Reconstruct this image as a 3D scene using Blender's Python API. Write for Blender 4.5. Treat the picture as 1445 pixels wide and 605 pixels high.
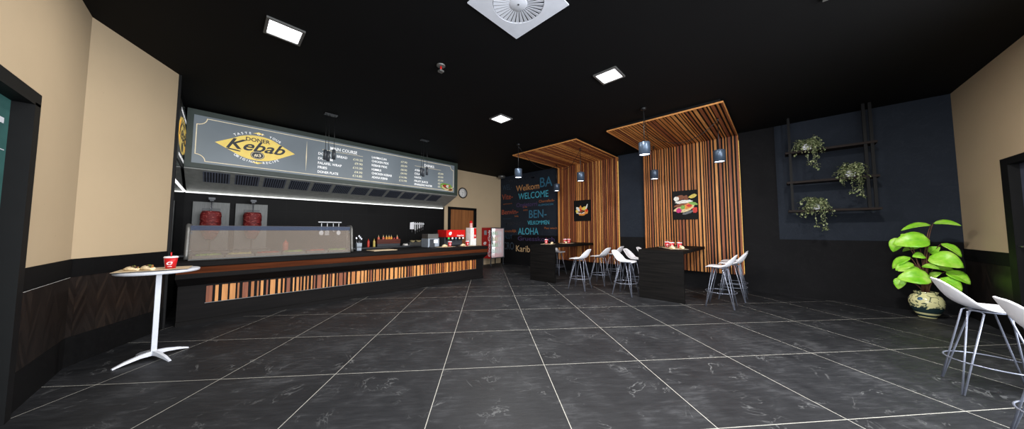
import bpy, bmesh, math, random
from mathutils import Vector, Matrix
random.seed(7)
PI = math.pi
sc = bpy.context.scene
for o in list(bpy.data.objects): bpy.data.objects.remove(o)
C = sc.collection

# ------------------------------------------------------------------ camera
cam_d = bpy.data.cameras.new('camera'); cam = bpy.data.objects.new('camera', cam_d); C.objects.link(cam)
cam_d.sensor_width = 36.0; cam_d.lens = 36.0*393.85/1445.0
cam_d.clip_start = 0.05
cam.location = (0, 0, 1.4); cam.rotation_euler = (PI/2+0.0569, 0, -0.8084)
sc.camera = cam
# ------------------------------------------------------------------ exposure, world, lights
sc.view_settings.view_transform = 'Standard'; sc.view_settings.look = 'None'
sc.view_settings.gamma = 1.0; sc.view_settings.exposure = 0.0
sc.view_settings.use_curve_mapping = False
W = bpy.data.worlds.new('world'); sc.world = W; W.use_nodes = True
W.node_tree.nodes['Background'].inputs[0].default_value = (0.80, 0.90, 1.0, 1)
W.node_tree.nodes['Background'].inputs[1].default_value = 0.9

def area(name, loc, rot, sx, sy, power, col=(1, 1, 1), spread=PI):
    d = bpy.data.lights.new(name, 'AREA'); d.shape = 'RECTANGLE'; d.size = sx; d.size_y = sy
    d.energy = power; d.color = col; d.spread = spread
    o = bpy.data.objects.new(name, d); o.location = loc; o.rotation_euler = rot; C.objects.link(o); return o
CZ = 3.72
PANELS = [(0.43, 4.08), (3.94, 1.75), (3.94, 4.08), (0.43, 1.75), (0.43, -0.58), (3.94, -0.58)]  # last three lie out of view, added to give the room more light
PWR = (30, 90, 120, 25, 30, 170)
for i, (x, y) in enumerate(PANELS):
    area('ceiling_panel_lamp', (x, y, CZ-0.045), (0, 0, 0), 0.30, 0.30, PWR[i], (1.0, 0.97, 0.93))
area('added_rear_fill', (2.2, -3.8, 1.7), (math.radians(90), 0, 0), 6.5, 3.2, 760, (0.93, 0.96, 1.0))  # unseen soft lamp added behind the viewer to brighten the far surfaces
area('added_side_fill', (-2.8, 0.0, 2.0), (math.radians(90), 0, math.radians(-90)), 4.0, 3.0, 260, (0.95, 0.97, 1.0))  # unseen area lamp added at the left, lifts the right wall

# ------------------------------------------------------------------ material helpers
def lin(c):
    def f(v):
        v /= 255.0
        return v/12.92 if v <= 0.04045 else ((v+0.055)/1.055)**2.4
    return (f(c[0]), f(c[1]), f(c[2]), 1.0)
MATS = {}
class NT:
    def __init__(s, name):
        s.m = bpy.data.materials.new(name); s.m.use_nodes = True; s.t = s.m.node_tree; s.n = s.t.nodes; s.l = s.t.links
        s.b = s.n['Principled BSDF']; MATS[name] = s.m
    def node(s, t, **kw):
        nd = s.n.new(t)
        for k, v in kw.items(): setattr(nd, k, v)
        return nd
    def link(s, a, b): s.l.new(a, b)
    def math(s, op, a, b=None, c=None):
        nd = s.n.new('ShaderNodeMath'); nd.operation = op
        for i, v in enumerate((a, b, c)):
            if v is None: continue
            if isinstance(v, (int, float)): nd.inputs[i].default_value = v
            else: s.l.new(v, nd.inputs[i])
        return nd.outputs[0]
    def xyz(s, rot=None):
        tc = s.n.new('ShaderNodeTexCoord'); sp = s.n.new('ShaderNodeSeparateXYZ'); s.l.new(tc.outputs['Object'], sp.inputs[0])
        return tc.outputs['Object'], sp.outputs[0], sp.outputs[1], sp.outputs[2]
    def comb(s, x, y, z):
        nd = s.n.new('ShaderNodeCombineXYZ')
        for i, v in enumerate((x, y, z)):
            if isinstance(v, (int, float)): nd.inputs[i].default_value = v
            else: s.l.new(v, nd.inputs[i])
        return nd.outputs[0]
    def noise(s, vec, scale, detail=4, rough=0.55, dist=0.0):
        nd = s.n.new('ShaderNodeTexNoise'); s.l.new(vec, nd.inputs['Vector'])
        nd.inputs['Scale'].default_value = scale; nd.inputs['Detail'].default_value = detail
        nd.inputs['Roughness'].default_value = rough; nd.inputs['Distortion'].default_value = dist
        return nd.outputs[0]
    def ramp(s, fac, stops):
        nd = s.n.new('ShaderNodeValToRGB'); s.l.new(fac, nd.inputs[0]); e = nd.color_ramp.elements
        while len(e) < len(stops): e.new(0.5)
        for el, (p, c) in zip(e, stops): el.position = p; el.color = c
        return nd.outputs[0]
    def mix(s, fac, a, b):
        nd = s.n.new('ShaderNodeMix'); nd.data_type = 'RGBA'
        if isinstance(fac, (int, float)): nd.inputs[0].default_value = fac
        else: s.l.new(fac, nd.inputs[0])
        for i, v in ((6, a), (7, b)):
            if isinstance(v, tuple): nd.inputs[i].default_value = v
            else: s.l.new(v, nd.inputs[i])
        return nd.outputs[2]
    def bump(s, h, strength=0.2, dist=0.01):
        nd = s.n.new('ShaderNodeBump'); nd.inputs['Strength'].default_value = strength; nd.inputs['Distance'].default_value = dist
        s.l.new(h, nd.inputs['Height']); s.l.new(nd.outputs[0], s.b.inputs['Normal'])
    def base(s, col): 
        if isinstance(col, tuple): s.b.inputs['Base Color'].default_value = col
        else: s.l.new(col, s.b.inputs['Base Color'])
    def rm(s, r, m=0.0, spec=0.5):
        if isinstance(r, (int, float)): s.b.inputs['Roughness'].default_value = r
        else: s.l.new(r, s.b.inputs['Roughness'])
        s.b.inputs['Metallic'].default_value = m; s.b.inputs['Specular IOR Level'].default_value = spec

def plain(name, c, rough=0.5, metal=0.0, spec=0.5, var=0.06, scale=12.0, emit=0.0, bump=0.0, stretch=(1, 1, 1)):
    t = NT(name); v, x, y, z = t.xyz(); a = lin(c)
    vec = t.comb(t.math('MULTIPLY', x, stretch[0]), t.math('MULTIPLY', y, stretch[1]), t.math('MULTIPLY', z, stretch[2]))
    n = t.noise(vec, scale, 3)
    lo = tuple(k*(1-var*2) for k in a[:3])+(1,); hi = tuple(min(1, k*(1+var*2)) for k in a[:3])+(1,)
    t.base(t.ramp(n, [(0.3, lo), (0.7, hi)])); t.rm(rough, metal, spec)
    if bump: t.bump(n, bump, 0.01)
    if emit:
        t.b.inputs['Emission Color'].default_value = a; t.b.inputs['Emission Strength'].default_value = emit
    return t.m

# room surfaces
def m_floor():
    t = NT('slate_tiles'); v, x, y, z = t.xyz(); T = 1.034; X0 = -0.428; Y0 = 1.920
    ux = t.math('DIVIDE', t.math('SUBTRACT', x, X0), T); uy = t.math('DIVIDE', t.math('SUBTRACT', y, Y0), T)
    ix = t.math('FLOOR', ux); iy = t.math('FLOOR', uy)
    fx = t.math('SUBTRACT', ux, ix); fy = t.math('SUBTRACT', uy, iy)
    dx = t.math('MINIMUM', fx, t.math('SUBTRACT', 1.0, fx)); dy = t.math('MINIMUM', fy, t.math('SUBTRACT', 1.0, fy))
    d = t.math('MINIMUM', dx, dy); g = t.math('LESS_THAN', d, 0.0028)
    off = t.comb(t.math('MULTIPLY', ix, 7.31), t.math('MULTIPLY', iy, 3.77), 0.0)
    add = t.node('ShaderNodeVectorMath', operation='ADD'); t.link(v, add.inputs[0]); t.link(off, add.inputs[1]); w = add.outputs[0]
    rot = t.node('ShaderNodeMapping'); rot.inputs['Rotation'].default_value = (0, 0, 0.5); rot.inputs['Scale'].default_value = (1.0, 5.0, 1.0); t.link(w, rot.inputs[0])
    n1 = t.noise(w, 2.2, 6, 0.6, 0.6); n2 = t.noise(rot.outputs[0], 5.0, 6, 0.7); n3 = t.noise(w, 1.6, 5, 0.62, 1.2)
    n4 = t.noise(w, 3.5, 2)
    cloud = t.math('MULTIPLY', t.math('ADD', n1, n2), 0.5)
    base = t.ramp(cloud, [(0.36, lin((29, 30, 33))), (0.52, lin((40, 41, 44))), (0.68, lin((66, 67, 70)))])
    vein = t.math('SUBTRACT', 1.0, t.math('MULTIPLY', t.math('ABSOLUTE', t.math('SUBTRACT', n3, 0.5)), 110.0))
    vein = t.math('MULTIPLY', t.math('MAXIMUM', vein, 0.0), t.math('MULTIPLY', t.math('MAXIMUM', t.math('SUBTRACT', n4, 0.50), 0.0), 4.0))
    c = t.mix(t.math('MINIMUM', vein, 0.6), base, lin((120, 121, 122)))
    c = t.mix(g, c, lin((176, 174, 166))); t.base(c)
    t.rm(t.ramp(cloud, [(0.3, (0.42,)*3+(1,)), (0.7, (0.62,)*3+(1,))]), 0, 0.22)
    t.bump(t.math('ADD', n2, t.math('MULTIPLY', g, -0.8)), 0.35, 0.006)
    return t.m
def m_plaster(name, c, c2, bscale=5):
    t = NT(name); v, x, y, z = t.xyz()
    n = t.noise(v, 1.3, 5, 0.6); s = t.comb(t.math('MULTIPLY', x, 8.0), t.math('MULTIPLY', y, 8.0), t.math('MULTIPLY', z, 2.0))
    n2 = t.noise(s, bscale, 6, 0.7); n3 = t.noise(v, 2.6, 2)
    col = t.mix(t.math('MULTIPLY', n, 0.8), lin(c), lin(c2))
    pit = t.math('MULTIPLY', t.math('GREATER_THAN', t.noise(v, 9.0, 3, 0.8), 0.74), 0.35)
    t.base(t.mix(pit, col, tuple(k*0.55 for k in lin(c)[:3])+(1,))); t.rm(0.75, 0, 0.3); t.bump(n2, 0.12, 0.01)
    return t.m
def m_darkplaster(name, c, c2, vein=(54, 54, 56)):
    t = NT(name); v, x, y, z = t.xyz()
    n = t.noise(v, 1.6, 6, 0.65, 0.5); n2 = t.noise(v, 2.4, 6, 0.7, 1.5)
    ve = t.math('MAXIMUM', t.math('SUBTRACT', 1.0, t.math('MULTIPLY', t.math('ABSOLUTE', t.math('SUBTRACT', n2, 0.5)), 60.0)), 0.0)
    col = t.mix(n, lin(c), lin(c2)); t.base(t.mix(t.math('MULTIPLY', ve, 0.25), col, lin(vein)))
    t.rm(0.75, 0, 0.12); t.bump(n, 0.1, 0.01); return t.m
def m_chevron():
    t = NT('chevron_wood'); v, x, y, z = t.xyz(); h = t.math('ADD', x, y)   # horizontal run along the wall
    W_ = 0.30; u = t.math('DIVIDE', h, W_); iu = t.math('FLOOR', u); fu = t.math('SUBTRACT', u, iu)
    tri = t.math('ABSOLUTE', t.math('SUBTRACT', fu, 0.5)); s = t.math('SUBTRACT', z, t.math('MULTIPLY', tri, 0.55))
    k = t.math('DIVIDE', s, 0.085); ik = t.math('FLOOR', k); fk = t.math('SUBTRACT', k, ik)
    half = t.math('GREATER_THAN', fu, 0.5)
    wn = t.node('ShaderNodeTexWhiteNoise'); t.link(t.comb(iu, ik, half), wn.inputs['Vector'])
    edge = t.math('MAXIMUM', t.math('LESS_THAN', fk, 0.05), t.math('LESS_THAN', tri, 0.008))
    col = t.ramp(wn.outputs['Value'], [(0.0, lin((22, 19, 18))), (0.6, lin((34, 29, 27))), (1.0, lin((46, 38, 33)))])
    gr = t.noise(t.comb(t.math('MULTIPLY', h, 3.0), 0.0, t.math('MULTIPLY', s, 40.0)), 4.0, 4)
    col = t.mix(t.math('MULTIPLY', gr, 0.35), col, lin((15, 13, 12)))
    t.base(t.mix(edge, col, lin((9, 8, 8)))); t.rm(0.42, 0, 0.4); return t.m
def m_kitchentile():
    t = NT('black_kitchen_tiles'); v, x, y, z = t.xyz()
    fx = t.math('FRACT', t.math('DIVIDE', t.math('ADD', x, y), 0.62)); fz = t.math('FRACT', t.math('DIVIDE', z, 0.62))
    g = t.math('MAXIMUM', t.math('LESS_THAN', fx, 0.012), t.math('LESS_THAN', fz, 0.012))
    n = t.noise(v, 3, 5); c = t.mix(n, lin((9, 9, 10)), lin((15, 15, 16)))
    t.base(t.mix(g, c, lin((24, 24, 26)))); t.rm(0.6, 0, 0.15); return t.m
def m_wood(name, c1, c2, axis='z', rough=0.5, sc_=1.0, spec=0.4):
    t = NT(name); v, x, y, z = t.xyz(); k = {'x': (1.2, 22, 22), 'y': (22, 1.2, 22), 'z': (22, 22, 1.2)}[axis]
    vec = t.comb(t.math('MULTIPLY', x, k[0]*sc_), t.math('MULTIPLY', y, k[1]*sc_), t.math('MULTIPLY', z, k[2]*sc_))
    n = t.noise(vec, 1.0, 5, 0.6, 0.8); t.base(t.ramp(n, [(0.32, lin(c1)), (0.68, lin(c2))])); t.rm(rough, 0, spec); t.bump(n, 0.08, 0.004)
    return t.m

FLOOR = m_floor()
BEIGE = m_plaster('beige_plaster', (200, 178, 146), (184, 163, 133))
CEIL = m_darkplaster('black_ceiling', (10, 10, 11), (16, 16, 17), (18, 18, 19))
BLACKWALL = m_darkplaster('black_plaster', (15, 15, 17), (25, 25, 27), (40, 40, 42))
BLUEWALL = m_darkplaster('blue_grey_plaster', (29, 34, 42), (43, 49, 59), (56, 62, 72))
CHEV = m_chevron(); KTILE = m_kitchentile()
BLACKTRIM = m_wood('black_trim', (10, 10, 11), (17, 17, 18), 'x', 0.7, 1.0, 0.12)
DARKFRAME = plain('black_frame', (12, 12, 13), 0.6, 0, 0.2)
SIDEGLASS = NT('glossy_black_wall'); SIDEGLASS.base((0.006, 0.007, 0.008, 1)); SIDEGLASS.rm(0.03, 0, 1.0); SIDEGLASS.b.inputs['IOR'].default_value = 2.6; SIDEGLASS = SIDEGLASS.m
LED = plain('led_white', (255, 255, 255), emit=2.0); WARMLED = plain('led_warm', (255, 214, 120), emit=1.2)
PANELIT = plain('light_diffuser', (250, 250, 255), emit=5.0)
GREYMETAL = plain('grey_metal', (120, 120, 118), 0.4, 0.6)
WOODA = m_wood('slat_wood_amber', (150, 90, 44), (206, 132, 70), 'z'); WOODB = m_wood('slat_wood_honey', (184, 120, 62), (230, 162, 94), 'z'); WOODC = m_wood('slat_wood_russet', (112, 58, 34), (158, 90, 54), 'z')
CANA = m_wood('canopy_wood_amber', (150, 90, 44), (206, 132, 70), 'x'); CANB = m_wood('canopy_wood_honey', (184, 120, 62), (230, 162, 94), 'x'); CANC = m_wood('canopy_wood_russet', (112, 58, 34), (158, 90, 54), 'x')
BLACKWOOD = m_wood('black_stained_wood', (10, 10, 10), (24, 22, 21), 'y', 0.7, 1.0, 0.08)
BLACKWOODX = m_wood('black_stained_wood_long', (12, 11, 11), (22, 20, 20), 'x', 0.65, 1.0, 0.12)
BROWNBAND = m_wood('brown_band_wood', (62, 29, 14), (92, 46, 22), 'x', 0.75, 1.0, 0.08)
DOORWOOD = m_wood('brown_door_wood', (120, 74, 40), (158, 102, 58), 'z', 0.5, 0.5)
HOODGREY = plain('hood_grey_paint', (138, 140, 135), 0.5, 0.1); HOODGREEN = plain('dark_green_frame', (50, 62, 56), 0.5)
MENUBLUE = plain('menu_slate_blue', (116, 125, 132), 0.4, 0, 0.3, 0.08, 1.0, emit=0.27)  # faint glow put into the board face to brighten it, no lamp behind
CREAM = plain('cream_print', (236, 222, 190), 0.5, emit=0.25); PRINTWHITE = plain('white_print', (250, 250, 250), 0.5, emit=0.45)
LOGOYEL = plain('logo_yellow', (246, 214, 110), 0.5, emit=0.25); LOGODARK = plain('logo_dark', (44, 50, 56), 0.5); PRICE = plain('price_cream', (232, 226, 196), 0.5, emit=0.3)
STEEL = plain('brushed_steel', (92, 93, 92), 0.5, 0.5, 0.5, 0.08, 6, stretch=(20, 20, 1)); CHROME = plain('chrome', (178, 180, 188), 0.22, 0.9)
STEELDARK = plain('dark_steel', (78, 80, 84), 0.45, 0.4); LEGMETAL = plain('stool_leg_metal', (140, 145, 160), 0.35, 0.6)
WHITESHELL = plain('white_plastic', (244, 244, 250), 0.35, 0, 0.5, 0.02); WHITEPAINT = plain('white_paint', (214, 217, 226), 0.4, 0, 0.5, 0.02)
RED = plain('red_plastic', (206, 24, 22), 0.35); CUPRED = plain('cup_red', (196, 20, 28), 0.4); REDDARK = plain('cabinet_red', (176, 18, 28), 0.4)
PAPER = plain('white_paper', (236, 234, 230), 0.7); KRAFT = plain('kraft_tray', (208, 188, 156), 0.75, var=0.1); BREAD = plain('flatbread', (224, 204, 166), 0.8, var=0.14, scale=30)
BLACKPLASTIC = plain('black_plastic', (22, 23, 25), 0.4); DARKGREY = plain('dark_grey_plastic', (58, 62, 68), 0.4); LIGHTGREY = plain('light_grey_plastic', (150, 160, 172), 0.4)
def m_food(name, cols, scale=40):
    t = NT(name); v, x, y, z = t.xyz(); vo = t.node('ShaderNodeTexVoronoi'); vo.inputs['Scale'].default_value = scale; t.link(v, vo.inputs['Vector'])
    sp = t.node('ShaderNodeSeparateColor'); t.link(vo.outputs['Color'], sp.inputs[0]); n = len(cols)
    rp = t.ramp(sp.outputs[0], [(i/n, lin(c)) for i, c in enumerate(cols)])
    t.n[-1].color_ramp.interpolation = 'CONSTANT'; t.base(rp); t.rm(0.6); t.bump(vo.outputs['Distance'], 0.5, 0.01); return t.m
FILLING = m_food('wrap_filling', [(110, 130, 50), (84, 50, 30), (180, 120, 60), (60, 36, 26)], 70)
SALAD = m_food('green_salad', [(150, 190, 80), (190, 214, 120), (110, 160, 60)], 40); TOMATO = m_food('chopped_tomato', [(190, 50, 30), (220, 90, 50), (160, 30, 24)], 40); CHEESE = m_food('grated_cheese', [(230, 220, 150), (210, 200, 120)], 50)
def m_meat():
    t = NT('doner_meat'); v, x, y, z = t.xyz()
    vec = t.comb(t.math('MULTIPLY', x, 1.0), t.math('MULTIPLY', y, 1.0), t.math('MULTIPLY', z, 3.0))
    n = t.noise(vec, 14, 5, 0.7, 1.0); t.base(t.ramp(n, [(0.34, lin((66, 10, 12))), (0.50, lin((112, 22, 24))), (0.58, lin((136, 38, 38))), (0.66, lin((226, 150, 140)))])); t.rm(0.45, 0, 0.4); t.bump(n, 0.6, 0.02); return t.m
MEAT = m_meat()
def m_glass(name, tint, dens, diff, rough=0.05):
    t = NT(name); t.n.remove(t.b)
    out = [n for n in t.n if n.type == 'OUTPUT_MATERIAL'][0]
    tr = t.node('ShaderNodeBsdfTransparent'); tr.inputs[0].default_value = tint
    df = t.node('ShaderNodeBsdfDiffuse'); df.inputs[0].default_value = diff
    gl = t.node('ShaderNodeBsdfGlossy'); gl.inputs['Roughness'].default_value = rough
    m1 = t.node('ShaderNodeMixShader'); m1.inputs[0].default_value = dens; t.link(tr.outputs[0], m1.inputs[1]); t.link(df.outputs[0], m1.inputs[2])
    fr = t.node('ShaderNodeFresnel'); fr.inputs[0].default_value = 1.12
    m2 = t.node('ShaderNodeMixShader'); t.link(fr.outputs[0], m2.inputs[0]); t.link(m1.outputs[0], m2.inputs[1]); t.link(gl.outputs[0], m2.inputs[2]); gl.inputs['Roughness'].default_value = 0.5; t.link(m2.outputs[0], out.inputs[0])
    return t.m
GLASS = m_glass('display_glass_painted_haze', (1, 1, 1, 1), 0.34, lin((160, 148, 137))); TOPGLASS = m_glass('blue_edge_glass', (0.85, 0.9, 1, 1), 0.6, lin((76, 88, 112)))  # grey diffuse share in the display glass stands in for reflected haze
TEALGLASS = plain('glowing_teal_door_pane', (44, 78, 76), 0.45, 0, 0.3, 0.3, 2.0, emit=0.7); GREYDOOR = plain('blue_grey_door', (72, 76, 92), 0.4)  # door pane glows teal in place of lit surroundings beyond it
SHADE = plain('blue_grey_shade', (74, 88, 106), 0.35, 0.45); SHADEEND = plain('shade_diffuser', (235, 240, 250), emit=8)

FILTERGREY = plain('filter_blue_grey', (96, 102, 116), 0.5, 0.2)
SHELFWOOD = m_wood('dark_shelf_wood', (26, 20, 18), (40, 31, 28), 'y', 0.6, 1.0, 0.15)
# ------------------------------------------------------------------ mesh helpers
class MB:
    def __init__(s, mats): s.bm = bmesh.new(); s.mats = mats if isinstance(mats, (list, tuple)) else [mats]; s.mi = 0
    def _fin(s, faces, smooth=False):
        for f in faces: f.material_index = s.mi; f.smooth = smooth
    def box(s, c, d, rot=None, bev=0.0, M=None):
        m = Matrix.Translation(Vector(c)) @ (rot.to_4x4() if rot else Matrix.Identity(4)) @ Matrix.Diagonal((d[0], d[1], d[2], 1))
        if M: m = M @ m
        r = bmesh.ops.create_cube(s.bm, size=1.0, matrix=m); vs = r['verts']
        fs = list({f for v in vs for f in v.link_faces})
        if bev:
            es = list({e for v in vs for e in v.link_edges})
            rb = bmesh.ops.bevel(s.bm, geom=es, offset=bev, segments=2, profile=0.7, affect='EDGES'); 
            fs = list(set(rb['faces']) | {f for f in fs if f.is_valid})
        s._fin(fs); return s
    def bb(s, x0, x1, y0, y1, z0, z1, bev=0.0): return s.box(((x0+x1)/2, (y0+y1)/2, (z0+z1)/2), (abs(x1-x0), abs(y1-y0), abs(z1-z0)), None, bev)
    def loft(s, rings, caps=True, closed=True, smooth=True):
        vr = [[s.bm.verts.new(Vector(p)) for p in r] for r in rings]; fs = []; n = len(rings[0])
        for a, b in zip(vr, vr[1:]):
            for i in range(n if closed else n-1):
                j = (i+1) % n
                try: fs.append(s.bm.faces.new((a[i], a[j], b[j], b[i])))
                except ValueError: pass
        s._fin(fs, smooth)
        if caps:
            cf = []
            for r in (vr[0][::-1], vr[-1]):
                try: cf.append(s.bm.faces.new(r))
                except ValueError: pass
            s._fin(cf, False)
        return s
    def lathe(s, prof, c=(0, 0, 0), n=32, smooth=True, M=None, caps=True):
        R_ = []
        for r, z in prof:
            ring = [Vector((c[0]+r*math.cos(2*PI*i/n), c[1]+r*math.sin(2*PI*i/n), c[2]+z)) for i in range(n)]
            R_.append([M @ p for p in ring] if M else ring)
        return s.loft(R_, caps=caps, smooth=smooth)
    def cyl(s, a, b, r, r2=None, n=20, smooth=True): return s.tube([a, b], r, r2, n, smooth)
    def tube(s, pts, r, r2=None, n=8, smooth=True, closed=False):
        pts = [Vector(p) for p in pts]; rings = []; L = len(pts); r2 = r if r2 is None else r2
        up = None
        for i, p in enumerate(pts):
            if closed: d = (pts[(i+1) % L]-pts[i-1]).normalized()
            else: d = (pts[min(i+1, L-1)]-pts[max(i-1, 0)]).normalized()
            if up is None: up = Vector((0, 0, 1)) if abs(d.z) < 0.9 else Vector((1, 0, 0))
            a = d.cross(up)
            if a.length < 1e-4: a = d.cross(Vector((0, 1, 0)))
            a.normalize(); b = a.cross(d).normalized(); up = b
            rr = r+(r2-r)*i/max(1, L-1)
            rings.append([p+a*rr*math.cos(2*PI*k/n)+b*rr*math.sin(2*PI*k/n) for k in range(n)])
        if closed: rings.append(rings[0]); return s.loft(rings, caps=False, smooth=smooth)
        return s.loft(rings, smooth=smooth)
    def prism(s, poly, f, t):   # poly of 2D points, f maps (u,v,w)->3D, extruded w 0..t
        a = [s.bm.verts.new(Vector(f(u, v, 0))) for u, v in poly]; b = [s.bm.verts.new(Vector(f(u, v, t))) for u, v in poly]
        fs = [s.bm.faces.new(a), s.bm.faces.new(b[::-1])]; n = len(poly)
        for i in range(n): fs.append(s.bm.faces.new((a[i], b[i], b[(i+1) % n], a[(i+1) % n])))
        s._fin(fs); return s
    def build(s, name, parent=None, loc=None, rot=None):
        bmesh.ops.remove_doubles(s.bm, verts=s.bm.verts, dist=1e-5)
        bmesh.ops.recalc_face_normals(s.bm, faces=s.bm.faces)
        me = bpy.data.meshes.new(name); s.bm.to_mesh(me); s.bm.free()
        for m in s.mats: me.materials.append(m)
        o = bpy.data.objects.new(name, me); C.objects.link(o)
        if parent: o.parent = parent
        if loc: o.location = loc
        if rot: o.rotation_euler = rot
        return o
def tag(o, label, cat, group=None):
    o['label'] = label; o['category'] = cat
    if group: o['group'] = group
    return o
def thing(name, label, cat, loc=(0, 0, 0), rz=0.0, group=None, rot=None):
    o = bpy.data.objects.new(name, None); o.empty_display_size = 0.1; C.objects.link(o); o.location = loc
    o.rotation_euler = rot if rot else (0, 0, rz)
    return tag(o, label, cat, group)
def struct(name, mb, parent=None):
    o = mb.build(name, parent); o['kind'] = 'structure'; return o
def copy_tree(o, parent=None):
    c = o.copy(); C.objects.link(c)
    if parent: c.parent = parent
    for ch in list(o.children): copy_tree(ch, c)
    return c
def dup(o, loc, rz, label, group=None):
    c = copy_tree(o); c.location = loc; c.rotation_euler = (0, 0, rz); c['label'] = label
    if group: c['group'] = group
    return c
def text_mesh(body, w=None, h=None, shear=0.0, extrude=0.002, offset=0.0, align='LEFT', space=1.0):
    cu = bpy.data.curves.new('t', 'FONT'); cu.body = body; cu.size = 1.0; cu.shear = shear; cu.extrude = 0.0; cu.offset = offset
    cu.align_x = 'LEFT'; cu.space_character = space; cu.resolution_u = 3
    o = bpy.data.objects.new('t', cu); C.objects.link(o); dg = bpy.context.evaluated_depsgraph_get(); dg.update()
    me = bpy.data.meshes.new_from_object(o.evaluated_get(dg)); C.objects.unlink(o); bpy.data.objects.remove(o); bpy.data.curves.remove(cu)
    vs = [tuple(v.co) for v in me.vertices]; fs = [tuple(p.vertices) for p in me.polygons]; bpy.data.meshes.remove(me)
    x0 = min(v[0] for v in vs); x1 = max(v[0] for v in vs); y1 = max(v[1] for v in vs); y0 = min(v[1] for v in vs)
    cap = 0.69 if y1 < 0.80 else y1*0.95
    sy = (h/cap) if h else 1.0; sx = (w/(x1-x0)) if w else sy
    ax = {'LEFT': x0, 'RIGHT': x1, 'CENTER': (x0+x1)/2}[align]
    return [((v[0]-ax)*sx, v[1]*sy, 0.0) for v in vs], fs
def add_text(mb, body, f, w=None, h=None, t=0.003, **kw):   # f maps (u,v,w)->3D
    vs, fs = text_mesh(body, w, h, **kw)
    a = [mb.bm.verts.new(Vector(f(u, v, t))) for u, v, _ in vs]
    out = []
    for q in fs:
        try: out.append(mb.bm.faces.new([a[i] for i in q]))
        except ValueError: pass
    # side skirt so that the letters have thickness
    cnt = {}
    for q in fs:
        for i in range(len(q)):
            e = tuple(sorted((q[i], q[(i+1) % len(q)]))); cnt.setdefault(e, []).append((q[i], q[(i+1) % len(q)]))
    b = {}
    for e, l in cnt.items():
        if len(l) == 1:
            i, j = l[0]
            for k in (i, j):
                if k not in b: b[k] = mb.bm.verts.new(Vector(f(vs[k][0], vs[k][1], 0.0)))
            try: out.append(mb.bm.faces.new((a[i], a[j], b[j], b[i])))
            except ValueError: pass
    mb._fin(out); return mb

# ------------------------------------------------------------------ structure
XW = 8.5; YB = 8.8; YR = -2.2; XL = -1.05; XS = -0.52
th = -0.7176
def to_tile(x, y): return (x*math.cos(-th)-y*math.sin(-th), x*math.sin(-th)+y*math.cos(-th))
mb = MB(FLOOR); pl = [(-3.2, -4.0), (8.8, -4.0), (8.8, 9.1), (-3.2, 9.1)]
mb.prism([to_tile(*p) for p in pl], lambda u, v, w: (u, v, -w), 0.12)
fl = struct('floor', mb); fl.rotation_euler = (0, 0, th)
struct('ceiling', MB(CEIL).bb(-1.25, 8.8, -2.4, 9.1, CZ, CZ+0.15))
# left wall, near straight part (with the door opening) and the angled part
DY0, DY1, DZ = 2.75, 4.115, 2.385
mb = MB(BEIGE)
mb.bb(XL-0.2, XL, DY1, 5.32, 1.103, CZ).bb(XL-0.2, XL, DY0, DY1, DZ, CZ).bb(XL-0.2, XL, 1.6, DY0, 1.103, CZ)
struct('wall_left', mb)
mb = MB([CHEV, BLACKTRIM, PAPER])
for a, b in ((DY1, 5.32), (1.6, DY0)):
    mb.mi = 0; mb.bb(XL-0.2, XL+0.004, a, b, 0.30, 0.912); mb.mi = 1; mb.bb(XL-0.2, XL+0.008, a, b, 0.0, 0.30); mb.bb(XL-0.2, XL+0.012, a, b, 0.918, 1.103); mb.mi = 2; mb.bb(XL-0.2, XL+0.006, a, b, 0.912, 0.918)
struct('wall_left_dado', mb)
A = Vector((XL, 5.32)); Bp = Vector((-0.49, 6.42)); d = (Bp-A).normalized(); nrm = Vector((d.y, -d.x))
def ang(u, v, w): p = A+d*u-nrm*w; return (p.x, p.y, v)
L = (Bp-A).length
def angp(mb, z0, z1, out=0.0): mb.prism([(0, z0), (L, z0), (L, z1), (0, z1)], lambda u, v, w: ang(u, v, w-out), 0.18+out); return mb
struct('wall_left_angled', angp(MB(BEIGE), 1.103, CZ))
mb = MB([CHEV, BLACKTRIM]); angp(mb, 0.30, 0.915, 0.004); mb.mi = 1; angp(mb, 0, 0.30, 0.008); angp(mb, 0.915, 1.103, 0.012)
struct('wall_left_angled_dado', mb)
mb = MB(DARKFRAME); mb.bb(-0.60, -0.482, 6.38, 6.45, 0, CZ); struct('trim_1', mb)
mb = MB(SIDEGLASS); mb.bb(XS-0.1, XS, 6.45, YB+0.2, 0, CZ); struct('wall_kitchen_side', mb)
# kitchen back wall: black tiles under the hood, beige further right with the door opening
struct('wall_kitchen', MB(KTILE).bb(XS-0.1, 5.64, YB, YB+0.2, 0, CZ))
mb = MB(BEIGE); mb.bb(5.64, 5.86, YB, YB+0.2, 0, CZ).bb(5.86, 7.05, YB, YB+0.2, 2.22, CZ).bb(7.05, XW+0.2, YB, YB+0.2, 0, CZ); struct('wall_back', mb)
dm = MB(DARKFRAME); dm.bb(5.79, 5.90, YB-0.03, YB+0.1, 0, 2.22).bb(7.00, 7.12, YB-0.03, YB+0.1, 0, 2.22).bb(5.79, 7.12, YB-0.03, YB+0.1, 2.19, 2.28)
dr = struct('door_2', MB(DOORWOOD).bb(5.90, 7.00, YB+0.02, YB+0.07, 0.0, 2.19))
o = dm.build('door_frame', dr); MB(CHROME).tube([(5.98, YB+0.02, 1.02), (5.98, YB-0.04, 1.02), (6.10, YB-0.04, 1.02)], 0.009).build('door_handle', dr)
# right wall
struct('wall_right', MB(BLACKWALL).bb(XW, XW+0.2, YR-0.2, YB+0.2, 0, CZ))
n = 2
for y0, y1 in ((YR+0.001, -0.005), (2.74, 3.54), (5.70, YB-0.001)):
    struct('trim_%d' % n, MB(BLUEWALL).bb(XW-0.008, XW, y0, y1, 1.205, CZ-0.001)); n += 1
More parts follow.
